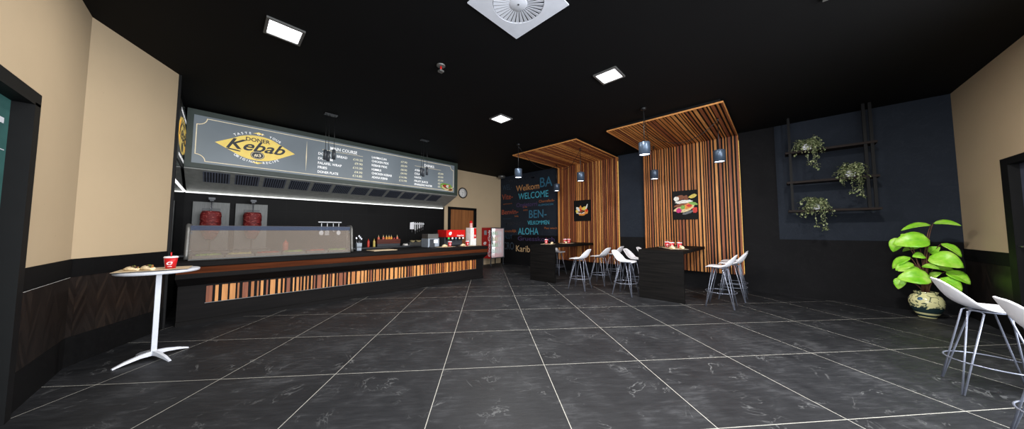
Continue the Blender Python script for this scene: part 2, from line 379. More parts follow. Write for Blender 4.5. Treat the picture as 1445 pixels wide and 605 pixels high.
# near right wall with door
RX0, RX1, RZ = 5.95, 7.07, 2.28
mb = MB(BEIGE); mb.bb(RX1, XW, YR-0.2, YR, 1.10, CZ).bb(RX0, RX1, YR-0.2, YR, RZ, CZ).bb(4.6, RX0, YR-0.2, YR, 1.10, CZ); struct('wall_near_right', mb)
mb = MB([CHEV, BLACKTRIM])
for a, b in ((RX1, XW), (4.6, RX0)):
    mb.mi = 0; mb.bb(a, b, YR-0.2, YR+0.004, 0.3, 0.92); mb.mi = 1; mb.bb(a, b, YR-0.2, YR+0.008, 0, 0.3); mb.bb(a, b, YR-0.2, YR+0.012, 0.92, 1.10)
struct('wall_near_right_dado', mb)
dr = struct('door_3', MB(GREYDOOR).bb(RX0+0.06, RX1-0.03, YR-0.10, YR-0.05, 0.0, RZ-0.03))
dm = MB(DARKFRAME); dm.bb(RX1-0.06, RX1+0.10, YR-0.1, YR+0.03, 0, RZ-0.03).bb(RX0-0.10, RX0+0.06, YR-0.1, YR+0.03, 0, RZ-0.03).bb(RX0-0.10, RX1+0.10, YR-0.1, YR+0.03, RZ-0.03, RZ+0.06); dm.build('door_frame', dr)
hm = MB(CHROME); hm.bb(6.925, 6.975, YR-0.05, YR-0.035, 1.02, 1.27, 0.005); hm.tube([(6.95, YR-0.035, 1.2), (6.95, YR+0.02, 1.2), (6.83, YR+0.02, 1.2)], 0.011); hm.build('door_handle', dr)
# left glazed door
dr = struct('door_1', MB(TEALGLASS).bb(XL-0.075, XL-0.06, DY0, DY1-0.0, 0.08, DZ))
dm = MB(DARKFRAME)
dm.bb(XL-0.12, XL+0.035, DY1-0.02, DY1+0.075, 0, DZ).bb(XL-0.12, XL+0.035, DY0-0.075, DY0+0.02, 0, DZ).bb(XL-0.12, XL+0.035, DY0-0.075, DY1+0.075, DZ-0.02, DZ+0.08)
dm.bb(XL-0.12, XL-0.05, DY0, DY1, 0, 0.1); dm.build('door_frame', dr)
MB(WHITEPAINT).bb(XL-0.06, XL-0.056, DY0+0.06, DY1-0.10, 2.17, 2.21).bb(XL-0.06, XL-0.056, DY0+0.06, DY1-0.06, 1.98, 1.986).build('glass_stripe', dr)

# ------------------------------------------------------------------ ceiling fittings
def panel_light(x, y, label):
    t = thing('ceiling_light', label, 'ceiling light', (x, y, CZ), group='square recessed ceiling lights')
    mb = MB(GREYMETAL); s = 0.172; i = 0.145
    for a, b, c, e in ((-s, s, -s, -i), (-s, s, i, s), (-s, -i, -i, i), (i, s, -i, i)): mb.bb(a, b, c, e, -0.022, 0)
    mb.build('frame', t); MB(PANELIT).bb(-i, i, -i, i, -0.012, -0.002).build('diffuser', t)
LBL = ['square white light panel in the ceiling nearest the menu board logo', 'square white light panel in the ceiling nearest the right wood canopy', 'small square light panel in the ceiling farthest from the viewer']
for (x, y), l in zip(PANELS[:3], LBL): panel_light(x, y, l)
for (x, y), l in zip(PANELS[3:], ['added unseen square ceiling light panel behind the air vent', 'added unseen square ceiling light panel over the viewer', 'added unseen square ceiling light panel above the near right stools']): panel_light(x, y, l)
# square swirl diffuser
t = thing('ceiling_vent', 'white square air vent with a round swirl of slots in the ceiling', 'air vent', (2.018, 1.837, CZ))
s = 0.368; R0 = 0.262
mb = MB(WHITEPAINT); N = 64
outer = []
for i in range(N):
    a = 2*PI*i/N; c_, s_ = math.cos(a), math.sin(a); k = s/max(abs(c_), abs(s_)); outer.append((c_*k, s_*k))
mb.loft([[(x, y, 0) for x, y in outer], [(x, y, -0.012) for x, y in outer], [(R0*math.cos(2*PI*i/N), R0*math.sin(2*PI*i/N), -0.014) for i in range(N)], [(R0*math.cos(2*PI*i/N), R0*math.sin(2*PI*i/N), 0) for i in range(N)]], caps=False, smooth=False)
mb.build('face_plate', t)
MB(DARKFRAME).lathe([(R0-0.002, -0.001), (R0-0.002, -0.003)], n=48).build('dark_recess', t)
mb = MB(WHITEPAINT)
for k in range(32):
    M = Matrix.Rotation(2*PI*k/32, 4, 'Z') @ Matrix.Translation((0.172, 0, -0.010)) @ Matrix.Rotation(math.radians(8), 4, 'X')
    p = [(-0.085, -0.0060), (0.085, -0.0195), (0.085, 0.0195), (-0.085, 0.0060)]
    mb.prism(p, lambda u, v, w: M @ Vector((u, v, w)), 0.002)
mb.build('blades', t)
MB(WHITEPAINT).lathe([(0.0, -0.0145), (0.085, -0.0145), (0.09, -0.012), (0.09, -0.003)], n=40).build('hub', t)
MB(STEELDARK).lathe([(0.010, -0.0175), (0.010, -0.016)], n=16).build('screw', t)
t = thing('smoke_detector', 'small grey round ceiling sensor with a square head hanging below', 'smoke detector', (2.06, 3.35, CZ))
MB(GREYMETAL).lathe([(0.06, 0), (0.06, -0.012), (0.05, -0.02), (0.0, -0.02)]).build('base', t)
MB(RED).cyl((0, 0, -0.02), (0, 0, -0.075), 0.012).build('stem', t)
MB(GREYMETAL).bb(-0.032, 0.032, -0.032, 0.032, -0.10, -0.075, 0.006).build('head', t)
t = thing('ceiling_speaker', 'flat grey round fitting under the ceiling in the far corner', 'ceiling speaker', (8.22, 8.46, CZ))
MB(GREYMETAL).lathe([(0.15, 0), (0.16, -0.04), (0.13, -0.10), (0.0, -0.11)]).build('body', t)
MB(STEELDARK).lathe([(0.10, -0.118), (0.10, -0.106)]).build('grille', t)

# ------------------------------------------------------------------ wood features with canopies
def wood_feature(y0, y1, label, seed, mix=(0, 0, 0, 1, 2)):
    rnd = random.Random(seed); ym = (y0+y1)/2; hw = (y1-y0)/2
    t = thing('slatted_wood_feature', label, 'wood panelling', (XW, ym, 0), group='slatted wood panels folding from wall to ceiling')
    xf = -0.14; CX = 6.0-XW; zc = 3.64; zb = 0.375
    bk = MB(DARKFRAME); bk.bb(xf+0.016, -0.001, -hw+0.03, hw-0.03, zb+0.02, 3.70); bk.bb(CX+0.02, 0.0, -hw+0.03, hw-0.03, zc+0.014, CZ-0.001); bk.build('backing', t)
    vs = MB([WOODA, WOODB, WOODC]); cs = MB([CANA, CANB, CANC]); y = -hw
    while y < hw-0.012:
        w = rnd.choice((0.020, 0.028, 0.036, 0.048)); w = min(w, hw-y); k = rnd.choice(mix)
        if hw-(y+w) < 0.03: w = hw-y
        vs.mi = k; vs.bb(xf, xf+0.016, y, y+w, zb, zc+0.012); cs.mi = k; cs.bb(CX, xf+0.002, y, y+w, zc, zc+0.014)
        y += w+rnd.choice((0.026, 0.031, 0.036))
    vs.build('wall_slats', t); cs.build('canopy_slats', t)
    tr = MB(CANB); tr.bb(CX-0.012, CX, -hw, hw, zc-0.004, zc+0.024)
    tr.bb(CX-0.012, 0, -hw-0.014, -hw, zc-0.004, zc+0.024); tr.bb(CX-0.012, 0, hw, hw+0.014, zc-0.004, zc+0.024); tr.build('canopy_edge_board', t)
    for sgn in (-1, 1): MB(CANA).bb(xf, -0.001, sgn*hw, sgn*(hw+0.014), zb, zc-0.004).build('side_board', t)
    for sgn in (-1, 1): MB(WARMLED).bb(-0.06, -0.05, sgn*(hw+0.0145), sgn*(hw+0.018), zb+0.02, zc-0.1).build('led_strip', t)
    return t
wood_feature(0.63, 2.735, 'amber slatted wood wall panel and canopy with the wrap picture, at right', 3)
wood_feature(3.545, 5.69, 'reddish slatted wood wall panel and canopy beside the greeting wall', 5, (0, 1, 2, 2, 2))
XP = XW-0.14

# pictures
def picture(yc, zc, w, h, label, cols, kind):
    t = thing('food_picture', label, 'picture', (XP, yc, zc), rot=(PI/2, 0, -PI/2), group='square food pictures on the wood panels')
    MB(DARKFRAME).bb(-w/2, w/2, -h/2, h/2, 0, 0.02).build('panel', t)
    f = lambda u, v, k: (u, v, 0.02+k); rnd = random.Random(kind)
    def blob(cx, cy, rx, ry, col, lift, jag=0.15, n=22, rot=0):
        p = []
        for i in range(n):
            a = 2*PI*i/n; r = 1+rnd.uniform(-jag, jag); x, y = rx*r*math.cos(a), ry*r*math.sin(a)
            p.append((cx+x*math.cos(rot)-y*math.sin(rot), cy+x*math.sin(rot)+y*math.cos(rot)))
        m = MB(MATS[col]); m.prism(p, lambda u, v, k: (u, v, 0.02+k), lift); return m
    if kind == 1:
        items = [('food_white', -.02, -.02, .20, .10, .2), ('food_orange', -.06, .05, .11, .08, .0), ('food_yellow', .09, .05, .09, .08, .5), ('food_orange', .15, -.04, .07, .08, 0), ('food_brown', -.02, -.03, .13, .05, .1),
                 ('food_red', -.06, .02, .045, .04, 0), ('food_red', .17, .0, .04, .05, 0), ('food_white', -.15, .05, .05, .09, .7), ('food_white', .17, .12, .025, .09, -.4), ('food_orange', .0, -.13, .12, .035, 0), ('food_yellow', -.19, -.02, .04, .06, .5), ('food_dark', .03, -.05, .08, .02, .4), ('food_orange', -.05, .11, .03, .06, 0)]
    else:
        items = [('food_brown', -.10, .20, .12, .06, .1), ('food_yellow', .18, .22, .09, .045, .3), ('food_white', -.19, .17, .06, .06, 0), ('food_brown', .03, .17, .05, .08, 0), ('food_white', -.02, .08, .20, .05, .06), ('food_cream', -.03, -.08, .23, .10, .30), ('food_brown', -.06, .0, .20, .045, .15), ('food_orange', .06, -.04, .12, .07, .3), ('food_red', .10, -.02, .06, .04, 0),
                 ('food_green', .18, .03, .10, .04, -.3), ('food_green', -.05, -.06, .06, .05, .6), ('food_pink', -.14, -.14, .065, .06, 0), ('food_red', .22, -.14, .055, .075, 0), ('food_grey', .06, -.20, .13, .03, .3)]
    for i, (c, x, y, rx, ry, ro) in enumerate(items): blob(x, y, rx, ry, c, 0.0015+0.0006*i, rot=ro).build('printed_food', t)
    return t
for nm, c in dict(food_white=(232, 226, 214), food_cream=(222, 198, 150), food_orange=(222, 140, 58), food_yellow=(230, 200, 90), food_brown=(122, 66, 36), food_red=(206, 44, 34), food_dark=(52, 30, 22), food_green=(122, 168, 70), food_pink=(206, 40, 120), food_grey=(110, 112, 116)).items(): plain(nm, c, 0.5, var=0.2, scale=40)
picture(4.73, 2.06, 0.60, 0.70, 'small dark picture of loaded food on the left wood panel', None, 1)
picture(1.745, 2.06, 0.57, 0.76, 'dark picture of a filled wrap on the right wood panel', None, 2)

# greeting words on the right wall
t = thing('wall_lettering', 'coloured welcome words in many languages on the dark far wall', 'lettering', (XW-0.009, 7.0, 0))
WC = {}
for nm, c in dict(chalk_orange=(206, 148, 92), chalk_cyan=(74, 176, 200), chalk_blue=(52, 112, 140), chalk_dimblue=(36, 58, 78), chalk_red=(152, 70, 46), chalk_rust=(150, 84, 40), chalk_purple=(66, 50, 92), chalk_tan=(206, 172, 128), chalk_grey=(52, 66, 78), chalk_dark=(32, 36, 46)).items(): WC[nm] = plain(nm, c, 0.7, var=0.12, scale=25, emit=0.0)
WORDS = [('Welkom', 7.87, 6.65, 3.02, .24, 'chalk_orange'), ('WELCOME', 7.74, 6.22, 2.67, .25, 'chalk_cyan'), ('BA', 6.61, 6.03, 3.06, .37, 'chalk_blue'), ('WEL-', 8.68, 8.12, 3.14, .23, 'chalk_dimblue'), ('Vite-', 8.71, 8.06, 2.73, .23, 'chalk_red'),
         ('Benvin-', 8.72, 7.75, 2.09, .20, 'chalk_red'), ('BEN-', 7.17, 6.31, 1.89, .31, 'chalk_blue'), ('Charrafach-', 6.67, 5.94, 2.47, .10, 'chalk_rust'), ('ALLERVONCON', 6.71, 6.01, 2.34, .07, 'chalk_blue'), ('Kia', 7.48, 7.27, 2.32, .08, 'chalk_rust'), ('ora', 7.48, 7.24, 2.19, .07, 'chalk_rust'), ('Karibu', 7.95, 7.75, 1.96, .07, 'chalk_rust'),
         ('VELKOMMEN', 7.25, 6.19, 1.63, .15, 'chalk_cyan'), ('ALOHA', 7.76, 6.70, 1.24, .26, 'chalk_cyan'), ('bouzulijk', 8.60, 7.85, 1.33, .11, 'chalk_rust'), ('Pee wach', 6.42, 5.84, 1.45, .08, 'chalk_rust'), ('Gruesskotch', 7.78, 5.95, 0.99, .17, 'chalk_purple'), ('Ongietorri', 7.85, 6.76, 2.36, .17, 'chalk_purple'),
         ('CRO', 8.62, 8.00, 0.60, .30, 'chalk_grey'), ('Karib', 7.88, 7.13, 0.54, .25, 'chalk_tan'), ('WILLKOM', 8.35, 6.86, 3.44, .13, 'chalk_dark'), ('MABUHAY', 8.5, 7.6, 1.62, .14, 'chalk_dark'), ('SALUT', 8.62, 8.1, 1.05, .16, 'chalk_dimblue'), ('siyalemukela', 8.65, 8.1, 2.52, .04, 'chalk_rust'), ('tervetuloa', 8.65, 8.15, 1.88, .05, 'chalk_dimblue')]
for wd, ya, yb_, z, h, c in WORDS:
    m = MB(WC[c]); add_text(m, wd, lambda u, v, k, ya=ya, z=z: (-k, ya-7.0-u, z+v), ya-yb_, h, offset=0.004 if h > .2 else 0.008); m.build('greeting_word', t)

# ------------------------------------------------------------------ pendants
def bez(p0, p1, sag, n=14):
    out = []
    for i in range(n+1):
        k = i/n; p = Vector(p0).lerp(Vector(p1), k); p.z -= sag*4*k*(1-k); out.append(p)
    return out
def pendant(x, y, ztop, top, label, hook=None, canopy=False, frm=None, sag=0.35):
    t = thing('pendant_lamp', label, 'pendant lamp', (x, y, 0), group='drum pendants over the bar tables')
    mb = MB(BLACKPLASTIC)
    if canopy: mb.lathe([(0.05, CZ), (0.05, CZ-0.03), (0.01, CZ-0.05), (0.0, CZ-0.05)], n=20)
    else: mb.lathe([(0.018, top), (0.018, top-0.05), (0.0, top-0.055)], n=12)
    mb.build('ceiling_mount', t)
    MB(BLACKPLASTIC).cyl((0, 0, top-0.05), (0, 0, ztop+0.02), 0.007, n=8).build('cord', t)
    if frm:
        MB(BLACKPLASTIC).tube(bez((frm[0]-x, frm[1]-y, frm[2]), (0, 0, top-0.03), sag), 0.006, n=6).build('draped_cable', t)
    MB(SHADE).lathe([(0.015, ztop+0.03), (0.02, ztop+0.005), (0.098, ztop), (0.10, ztop-0.005), (0.10, ztop-0.235), (0.093, ztop-0.235), (0.093, ztop-0.20)], n=32).build('shade', t)
    MB(SHADEEND).lathe([(0.092, ztop-0.205), (0.092, ztop-0.218), (0.0, ztop-0.222)], n=32).build('diffuser', t)
    return t
q1 = pendant(5.46, 1.77, 3.05, CZ, 'blue grey drum pendant in front of the right canopy edge', canopy=True)
pendant(6.80, 0.80, 2.99, 3.64, 'blue grey drum pendant right of the wrap picture', frm=(6.84, 2.07, 3.63), sag=0.33)
pendant(7.905, 2.33, 2.99, 3.64, 'blue grey drum pendant hanging low left of the wrap picture', frm=(5.46, 1.77, 3.66), sag=0.30)
pendant(5.46, 4.98, 3.04, CZ, 'blue grey drum pendant in front of the greeting words', canopy=True)
pendant(6.72, 3.84, 2.97, 3.64, 'blue grey drum pendant above the loaded food picture', frm=(7.83, 5.40, 3.63), sag=0.33)
pendant(7.85, 5.40, 2.97, 3.64, 'blue grey drum pendant at the left edge of the reddish slats', frm=(5.46, 4.98, 3.66), sag=0.33)
def cluster(x, y, label):
    t = thing('counter_pendant', label, 'pendant lamp', (x, y, CZ), group='black triple pendants over the serving counter')
    MB(BLACKPLASTIC).bb(-0.11, 0.11, -0.06, 0.06, -0.02, 0, 0.004).build('ceiling_plate', t)
    for dx, dy, zt in ((-0.07, 0.01, -0.74), (-0.02, 0.0, -0.76), (0.07, -0.02, -0.71)):
        c = MB(BLACKPLASTIC).cyl((dx, dy, -0.02), (dx, dy, zt), 0.004, n=6).build('cord', t)
        s_ = MB(DARKGREY).lathe([(0.012, zt+0.01), (0.03, zt), (0.032, zt-0.19), (0.028, zt-0.19), (0.028, zt-0.16)], (dx, dy, 0), n=18).build('shade', t)
cluster(1.45, 6.40, 'black triple pendant hanging before the main course heading')
cluster(3.55, 6.50, 'black triple pendant hanging before the drinks heading')

# ------------------------------------------------------------------ hood with menu board
HX0, HX1 = -0.50, 5.545; HY = 7.9
t = thing('extractor_hood', 'long grey extractor hood with dark slotted filters over the kitchen', 'extractor hood', (0, 0, 0))
mb = MB(HOODGREY)
prof = [(YB-0.005, 3.70), (HY+0.04, 3.70), (HY+0.04, 2.60), (HY, 2.575), (HY, 2.555), (YB-0.06, 2.215), (YB-0.06, 2.19), (YB-0.005, 2.19)]
mb.prism(prof, lambda u, v, w: (HX0+w, u, v), HX1-HX0); mb.build('body', t)
sl = Vector((0, YB-0.06-HY, 2.215-2.555)); sl.normalize(); nn = Vector((0, sl.z, -sl.y))
def slp(x, u, k): p = Vector((x, HY, 2.555))+sl*u+nn*k; return p
for i in range(12):
    x0 = -0.265+i*0.4455; fr = MB(FILTERGREY)
    fr.prism([(x0, 0.055), (x0+0.375, 0.055), (x0+0.375, 0.47), (x0, 0.47)], lambda u, v, w: slp(u, v, -0.002+w), 0.006)
    fo = fr.build('filter_frame', t)
    bl = MB(DARKFRAME)
    for k in range(9): 
        xx = x0+0.022+k*0.0385; bl.prism([(xx, 0.07), (xx+0.014, 0.07), (xx+0.014, 0.455), (xx, 0.455)], lambda u, v, w: slp(u, v, 0.003+w), 0.004)
    bl.build('filter_slots', fo)
t = thing('menu_board', 'long slate blue menu board in a dark green frame above the hood', 'menu board', (0, 0, 0))
mb = MB(HOODGREEN); f0 = HY-0.035
mb.bb(HX0, HX1, f0, HY+0.04, 3.585, 3.685).bb(HX0, HX1, f0, HY+0.04, 2.58, 2.668).bb(HX0, -0.415, f0, HY+0.04, 2.668, 3.585).bb(5.42, HX1, f0, HY+0.04, 2.668, 3.585); mb.build('frame', t)
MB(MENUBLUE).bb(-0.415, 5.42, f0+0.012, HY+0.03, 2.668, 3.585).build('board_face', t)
FB = f0+0.012
F = lambda u, v, k: (u, FB-k, v)
def line(mb, pts, w=0.012):
    for a, b in zip(pts, pts[1:]):
        a = Vector(a); b = Vector(b); d_ = (b-a).normalized(); n_ = Vector((-d_.y, d_.x))*w/2; e = d_*w*0.4
        mb.prism([tuple(a-e+n_), tuple(b+e+n_), tuple(b+e-n_), tuple(a-e-n_)], F, 0.002)
bx0, bx1, bz0, bz1, r = -0.375, 5.385, 2.715, 3.54, 0.13
def corner(cx, cy, a0, a1): return [(cx+r*math.cos(a0+(a1-a0)*i/6), cy+r*math.sin(a0+(a1-a0)*i/6)) for i in range(7)]
pts = corner(bx0, bz1, 0, -PI/2)[::1]+corner(bx0, bz0, PI/2, 0)+corner(bx1, bz0, PI, PI/2)+corner(bx1, bz1, -PI/2, -PI); pts.append(pts[0])
mb = MB(CREAM); line(mb, pts); mb.prism([(1.327, 3.50), (1.337, 3.12), (1.327, 2.76), (1.317, 3.12)], F, 0.002); line(mb, [(1.64, 3.345), (2.54, 3.345)], 0.008); line(mb, [(4.0, 3.35), (4.90, 3.35)], 0.008); mb.build('border_lines', t)
# logo
cx, cz = 0.492, 3.125
mb = MB(LOGOYEL)
arc = lambda a0, a1, n=14, rx=0.42, rz=0.262: [(cx+rx*math.cos(math.radians(a0+(a1-a0)*i/n)), cz+rz*math.sin(math.radians(a0+(a1-a0)*i/n))) for i in range(n+1)]
mb.prism(arc(0, 348, 40), F, 0.002)
mb.prism([(-0.13, 3.12), (0.21, 3.31), (0.25, 3.27), (0.25, 2.95), (0.21, 2.93)], F, 0.0016); mb.prism([(1.115, 3.125), (0.78, 3.31), (0.74, 3.27), (0.74, 2.95), (0.78, 2.93)], F, 0.0016)
mb.prism([(0.40, 3.425), (0.495, 3.465), (0.59, 3.425)], F, 0.002); mb.prism([(0.40, 2.83), (0.59, 2.83), (0.495, 2.79)], F, 0.002); lg = mb.build('logo_shape', t)
mb = MB(LOGODARK); G = lambda u, v, k: (u, FB-0.002-k, v)
add_text(mb, 'DONER', lambda u, v, k: G(cx+u, 3.255+v, k), 0.38, 0.075, t=0.0015, align='CENTER', offset=0.022)
add_text(mb, 'Kebab', lambda u, v, k: G(cx-0.01+u, 3.055+v, k), 0.92, 0.20, t=0.0015, align='CENTER', shear=0.4, offset=0.018)
mb.prism([(cx+0.11*math.cos(2*PI*i/28), 2.975+0.085*math.sin(2*PI*i/28)) for i in range(28)], G, 0.001)
mb.prism([(0.02, 3.03), (0.06, 3.05), (0.24, 3.02), (0.22, 3.0), (0.08, 3.02)], G, 0.001); mb.build('logo_dark_lettering', lg)
mb = MB(CREAM); G2 = lambda u, v, k: (u, FB-0.003-k, v)
for i in range(28):
    a, b = 2*PI*i/28, 2*PI*(i+1)/28
    mb.prism([(cx+0.098*math.cos(a), 2.975+0.075*math.sin(a)), (cx+0.098*math.cos(b), 2.975+0.075*math.sin(b)), (cx+0.090*math.cos(b), 2.975+0.068*math.sin(b)), (cx+0.090*math.cos(a), 2.975+0.068*math.sin(a))], G2, 0.001)
add_text(mb, '#3', lambda u, v, k: G2(cx+u, 2.945+v, k), 0.11, 0.06, t=0.001, align='CENTER', offset=0.02)
def arctext(mb, body, rx, rz, a0, a1, h, flip=False):
    n_ = len(body)
    for i, ch in enumerate(body):
        if ch == ' ': continue
        a = math.radians(a0+(a1-a0)*i/(n_-1)); px, pz = cx+rx*math.cos(a), cz+rz*math.sin(a)
        tx, tz = -rx*math.sin(a), rz*math.cos(a); 
        if not flip: tx, tz = -tx, -tz
        m_ = math.hypot(tx, tz); tx, tz = tx/m_, tz/m_
        add_text(mb, ch, lambda u, v, k: F(px+u*tx-v*tz, pz+u*tz+v*tx, k), None, h, t=0.002, align='CENTER', offset=0.01)
mb.build('logo_badge', lg)
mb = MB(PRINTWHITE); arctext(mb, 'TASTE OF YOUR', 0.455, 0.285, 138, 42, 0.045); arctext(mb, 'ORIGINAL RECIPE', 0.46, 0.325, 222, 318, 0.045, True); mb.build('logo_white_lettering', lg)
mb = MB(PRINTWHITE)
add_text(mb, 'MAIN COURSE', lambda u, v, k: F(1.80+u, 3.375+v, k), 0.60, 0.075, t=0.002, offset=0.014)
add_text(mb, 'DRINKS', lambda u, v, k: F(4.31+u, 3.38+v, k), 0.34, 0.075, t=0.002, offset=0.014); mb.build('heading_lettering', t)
mb = MB(PRINTWHITE)
for tx, x, z, w in [('DONER IN BREAD', 1.556, 3.21, .62), ('DURUM', 1.556, 3.095, .30), ('FALAFEL WRAP', 1.556, 2.985, .50), ('FRIES', 1.556, 2.88, .19), ('DONER PLATE', 1.556, 2.772, .43),
                    ('LAHMACUN', 2.766, 3.35, .39), ('CHICKEN PIDE', 2.766, 3.245, .45), ('KEBAB PIDE', 2.768, 3.135, .41), ('HUMMUS', 2.77, 3.02, .25), ('CHICKEN KEBAB', 2.774, 2.915, .54), ('ADANA KEBAB', 2.776, 2.81, .42),
                    ('AYRAN', 3.995, 3.195, .24), ('COLA', 3.995, 3.088, .18), ('FANTA', 3.995, 2.976, .22), ('FRUIT JUICE', 3.992, 2.865, .45), ('SPARKLING WATER', 3.992, 2.765, .60)]:
    add_text(MB(PRINTWHITE), tx, lambda u, v, k, x=x, z=z: F(x+u, z+v, k), w, 0.056, t=0.002, offset=0.02).build('menu_item_lettering', t)
mb = MB(PRICE)
for tx, x, z in [('£10.25', 2.54, 3.21), ('£9.90', 2.54, 3.105), ('£10.30', 2.54, 2.995), ('£4.90', 2.54, 2.885), ('£14.85', 2.54, 2.785), ('£7.90', 3.757, 3.37), ('£8.90', 3.757, 3.255), ('£8.90', 3.757, 3.14), ('£4.90', 3.757, 3.035), ('£14.90', 3.757, 2.92), ('£13.90', 3.757, 2.82),
                 ('£2.00', 4.988, 3.21), ('£2.50', 4.988, 3.10), ('£2.50', 4.988, 2.99), ('£2.50', 4.988, 2.885), ('£2.50', 4.988, 2.785)]:
    add_text(MB(PRICE), tx, lambda u, v, k, x=x, z=z: F(x+u, z+v, k), 0.19 if len(tx) == 5 else 0.23, 0.052, t=0.002, align='RIGHT', offset=0.014).build('price_lettering', t)
rnd = random.Random(4)
for i, (c, x, z, rx, rz, ro) in enumerate([('food_green', 5.12, 2.83, .24, .12, -.1), ('food_cream', 5.15, 2.80, .23, .09, -.2), ('food_brown', 5.10, 2.84, .13, .06, -.2), ('food_white', 5.18, 2.85, .09, .05, 0), ('food_red', 5.06, 2.86, .04, .03, 0), ('food_green', 5.24, 2.83, .06, .04, .4), ('food_brown', 5.27, 2.75, .08, .035, .2), ('food_red', 5.22, 2.87, .03, .025, 0)]):
    p = [(x+rx*math.cos(a)*math.cos(ro)*(1+rnd.uniform(-.12, .12))-rz*math.sin(a)*math.sin(ro), z+rx*math.cos(a)*math.sin(ro)+rz*math.sin(a)*math.cos(ro)*(1+rnd.uniform(-.12, .12))) for a in [2*PI*j/20 for j in range(20)]]
    MB(MATS[c]).prism(p, F, 0.003+0.0006*i).build('printed_wrap', t)
t = thing('wall_sign', 'dark sign with a yellow badge on the glossy side wall left of the menu board', 'sign', (XS, 7.45, 3.03))
MB(BLACKPLASTIC).bb(0.0, 0.012, -0.85, 0.85, -0.48, 0.48).build('board', t)
SF = lambda u, v, k: (0.012+k, u, v)
mb = MB(LOGOYEL); mb.prism([(0.62*math.cos(a), 0.30*math.sin(a)) for a in [2*PI*i/36 for i in range(36)]], SF, 0.002); mb.prism([(-0.80, 0.0), (-0.45, 0.24), (-0.45, -0.24)], SF, 0.002); mb.prism([(0.80, 0.0), (0.45, -0.24), (0.45, 0.24)], SF, 0.002); lg = mb.build('logo_shape', t)
mb = MB(LOGODARK); add_text(mb, 'Kebab', lambda u, v, k: (0.0145+k, u, -0.08+v), 1.15, 0.24, t=0.001, align='CENTER', shear=0.35, offset=0.018)
add_text(mb, 'DONER', lambda u, v, k: (0.0145+k, u, 0.16+v), 0.5, 0.08, t=0.001, align='CENTER', offset=0.012); mb.prism([(0.14*math.cos(a), -0.19+0.085*math.sin(a)) for a in [2*PI*i/24 for i in range(24)]], lambda u, v, k: (0.0145+k, u, v), 0.001); mb.build('logo_dark_lettering', lg)
mb = MB(PRINTWHITE); add_text(mb, 'TASTE OF YOUR', lambda u, v, k: (0.012+k, u, 0.34+v), 0.9, 0.05, t=0.002, align='CENTER', offset=0.012); add_text(mb, 'ORIGINAL RECIPE', lambda u, v, k: (0.012+k, u, -0.40+v), 0.9, 0.05, t=0.002, align='CENTER', offset=0.012); mb.build('white_lettering', t)
t = thing('led_strip', 'bright white light strip along the lower edge of the extractor hood', 'light strip', (0, 0, 0))
MB(LED).bb(XS+0.01, 5.53, YB-0.082, YB-0.062, 2.178, 2.196).build('diffuser', t)
MB(GREYMETAL).bb(XS+0.01, 5.53, YB-0.062, YB-0.001, 2.17, 2.188).build('channel', t)
t = thing('led_strip', 'bright white light strip along the glossy side wall', 'light strip', (0, 0, 0))
MB(LED).bb(XS+0.003, XS+0.015, 6.47, YB-0.09, 2.183, 2.20).build('diffuser', t)
MB(GREYMETAL).bb(XS, XS+0.022, 6.47, YB-0.09, 2.20, 2.206).build('channel', t)

# ------------------------------------------------------------------ serving counter, rear worktop
CT = 0.94
t = thing('serving_counter', 'long dark serving counter with a row of upright wood slats', 'counter', (0, 0, 0))
cx0, cx1, cy0, cy1 = -0.385, 5.44, 6.39, 7.20
def ringo(o, z): return [(cx0-o*0.2, cy0-o, z), (cx1+o*0.7, cy0-o, z), (cx1+o*0.7, cy1, z), (cx0-o*0.2, cy1, z)]
MB(BLACKWOODX).loft([ringo(0, 0), ringo(0, 0.575)], smooth=False).build('body', t)
MB(BLACKWOODX).loft([ringo(-0.006, 0), ringo(0.012, 0.0), ringo(0.012, 0.06), ringo(0.0, 0.065)], smooth=False).build('plinth', t)
MB(BLACKWOODX).loft([ringo(0, 0.575), ringo(0.02, 0.59), ringo(0.125, 0.695), ringo(0.125, 0.71), ringo(0.110, 0.762)], smooth=False).build('moulding', t)
MB(BROWNBAND).loft([ringo(0.110, 0.762), ringo(0.112, 0.764), ringo(0.112, 0.855), ringo(0.110, 0.857)], smooth=False).build('brown_band', t)
MB(BLACKWOODX).loft([ringo(0.110, 0.857), ringo(0.122, 0.862), ringo(0.125, 0.870), ringo(0.125, CT-0.008), ringo(0.115, CT)], smooth=False).build('worktop', t)
mb = MB([WOODA, WOODB, WOODC]); x = -0.10; rnd = random.Random(11)
while x < 5.15:
    w = rnd.choice((0.022, 0.035, 0.05, 0.065)); mb.mi = rnd.choice((0, 1, 1, 2)); mb.bb(x, min(x+w, 5.17), cy0-0.012, cy0+0.002, 0.302, 0.552); x += w+rnd.choice((0.022, 0.03, 0.038))
mb.build('wood_slats', t)
MB(GREYMETAL).bb(-0.11, 5.18, cy0-0.014, cy0, 0.294, 0.301).build('metal_edge', t)
t = thing('rear_worktop', 'dark worktop along the black tiled kitchen wall', 'worktop', (0, 0, 0))
MB(BLACKWOODX).bb(XS+0.02, 5.0, 8.12, YB-0.002, 0.0, 0.90).build('cabinet', t); MB(DARKGREY).bb(XS+0.01, 5.02, 8.10, YB-0.001, 0.90, 0.93, 0.004).build('top', t)
RT = 0.93

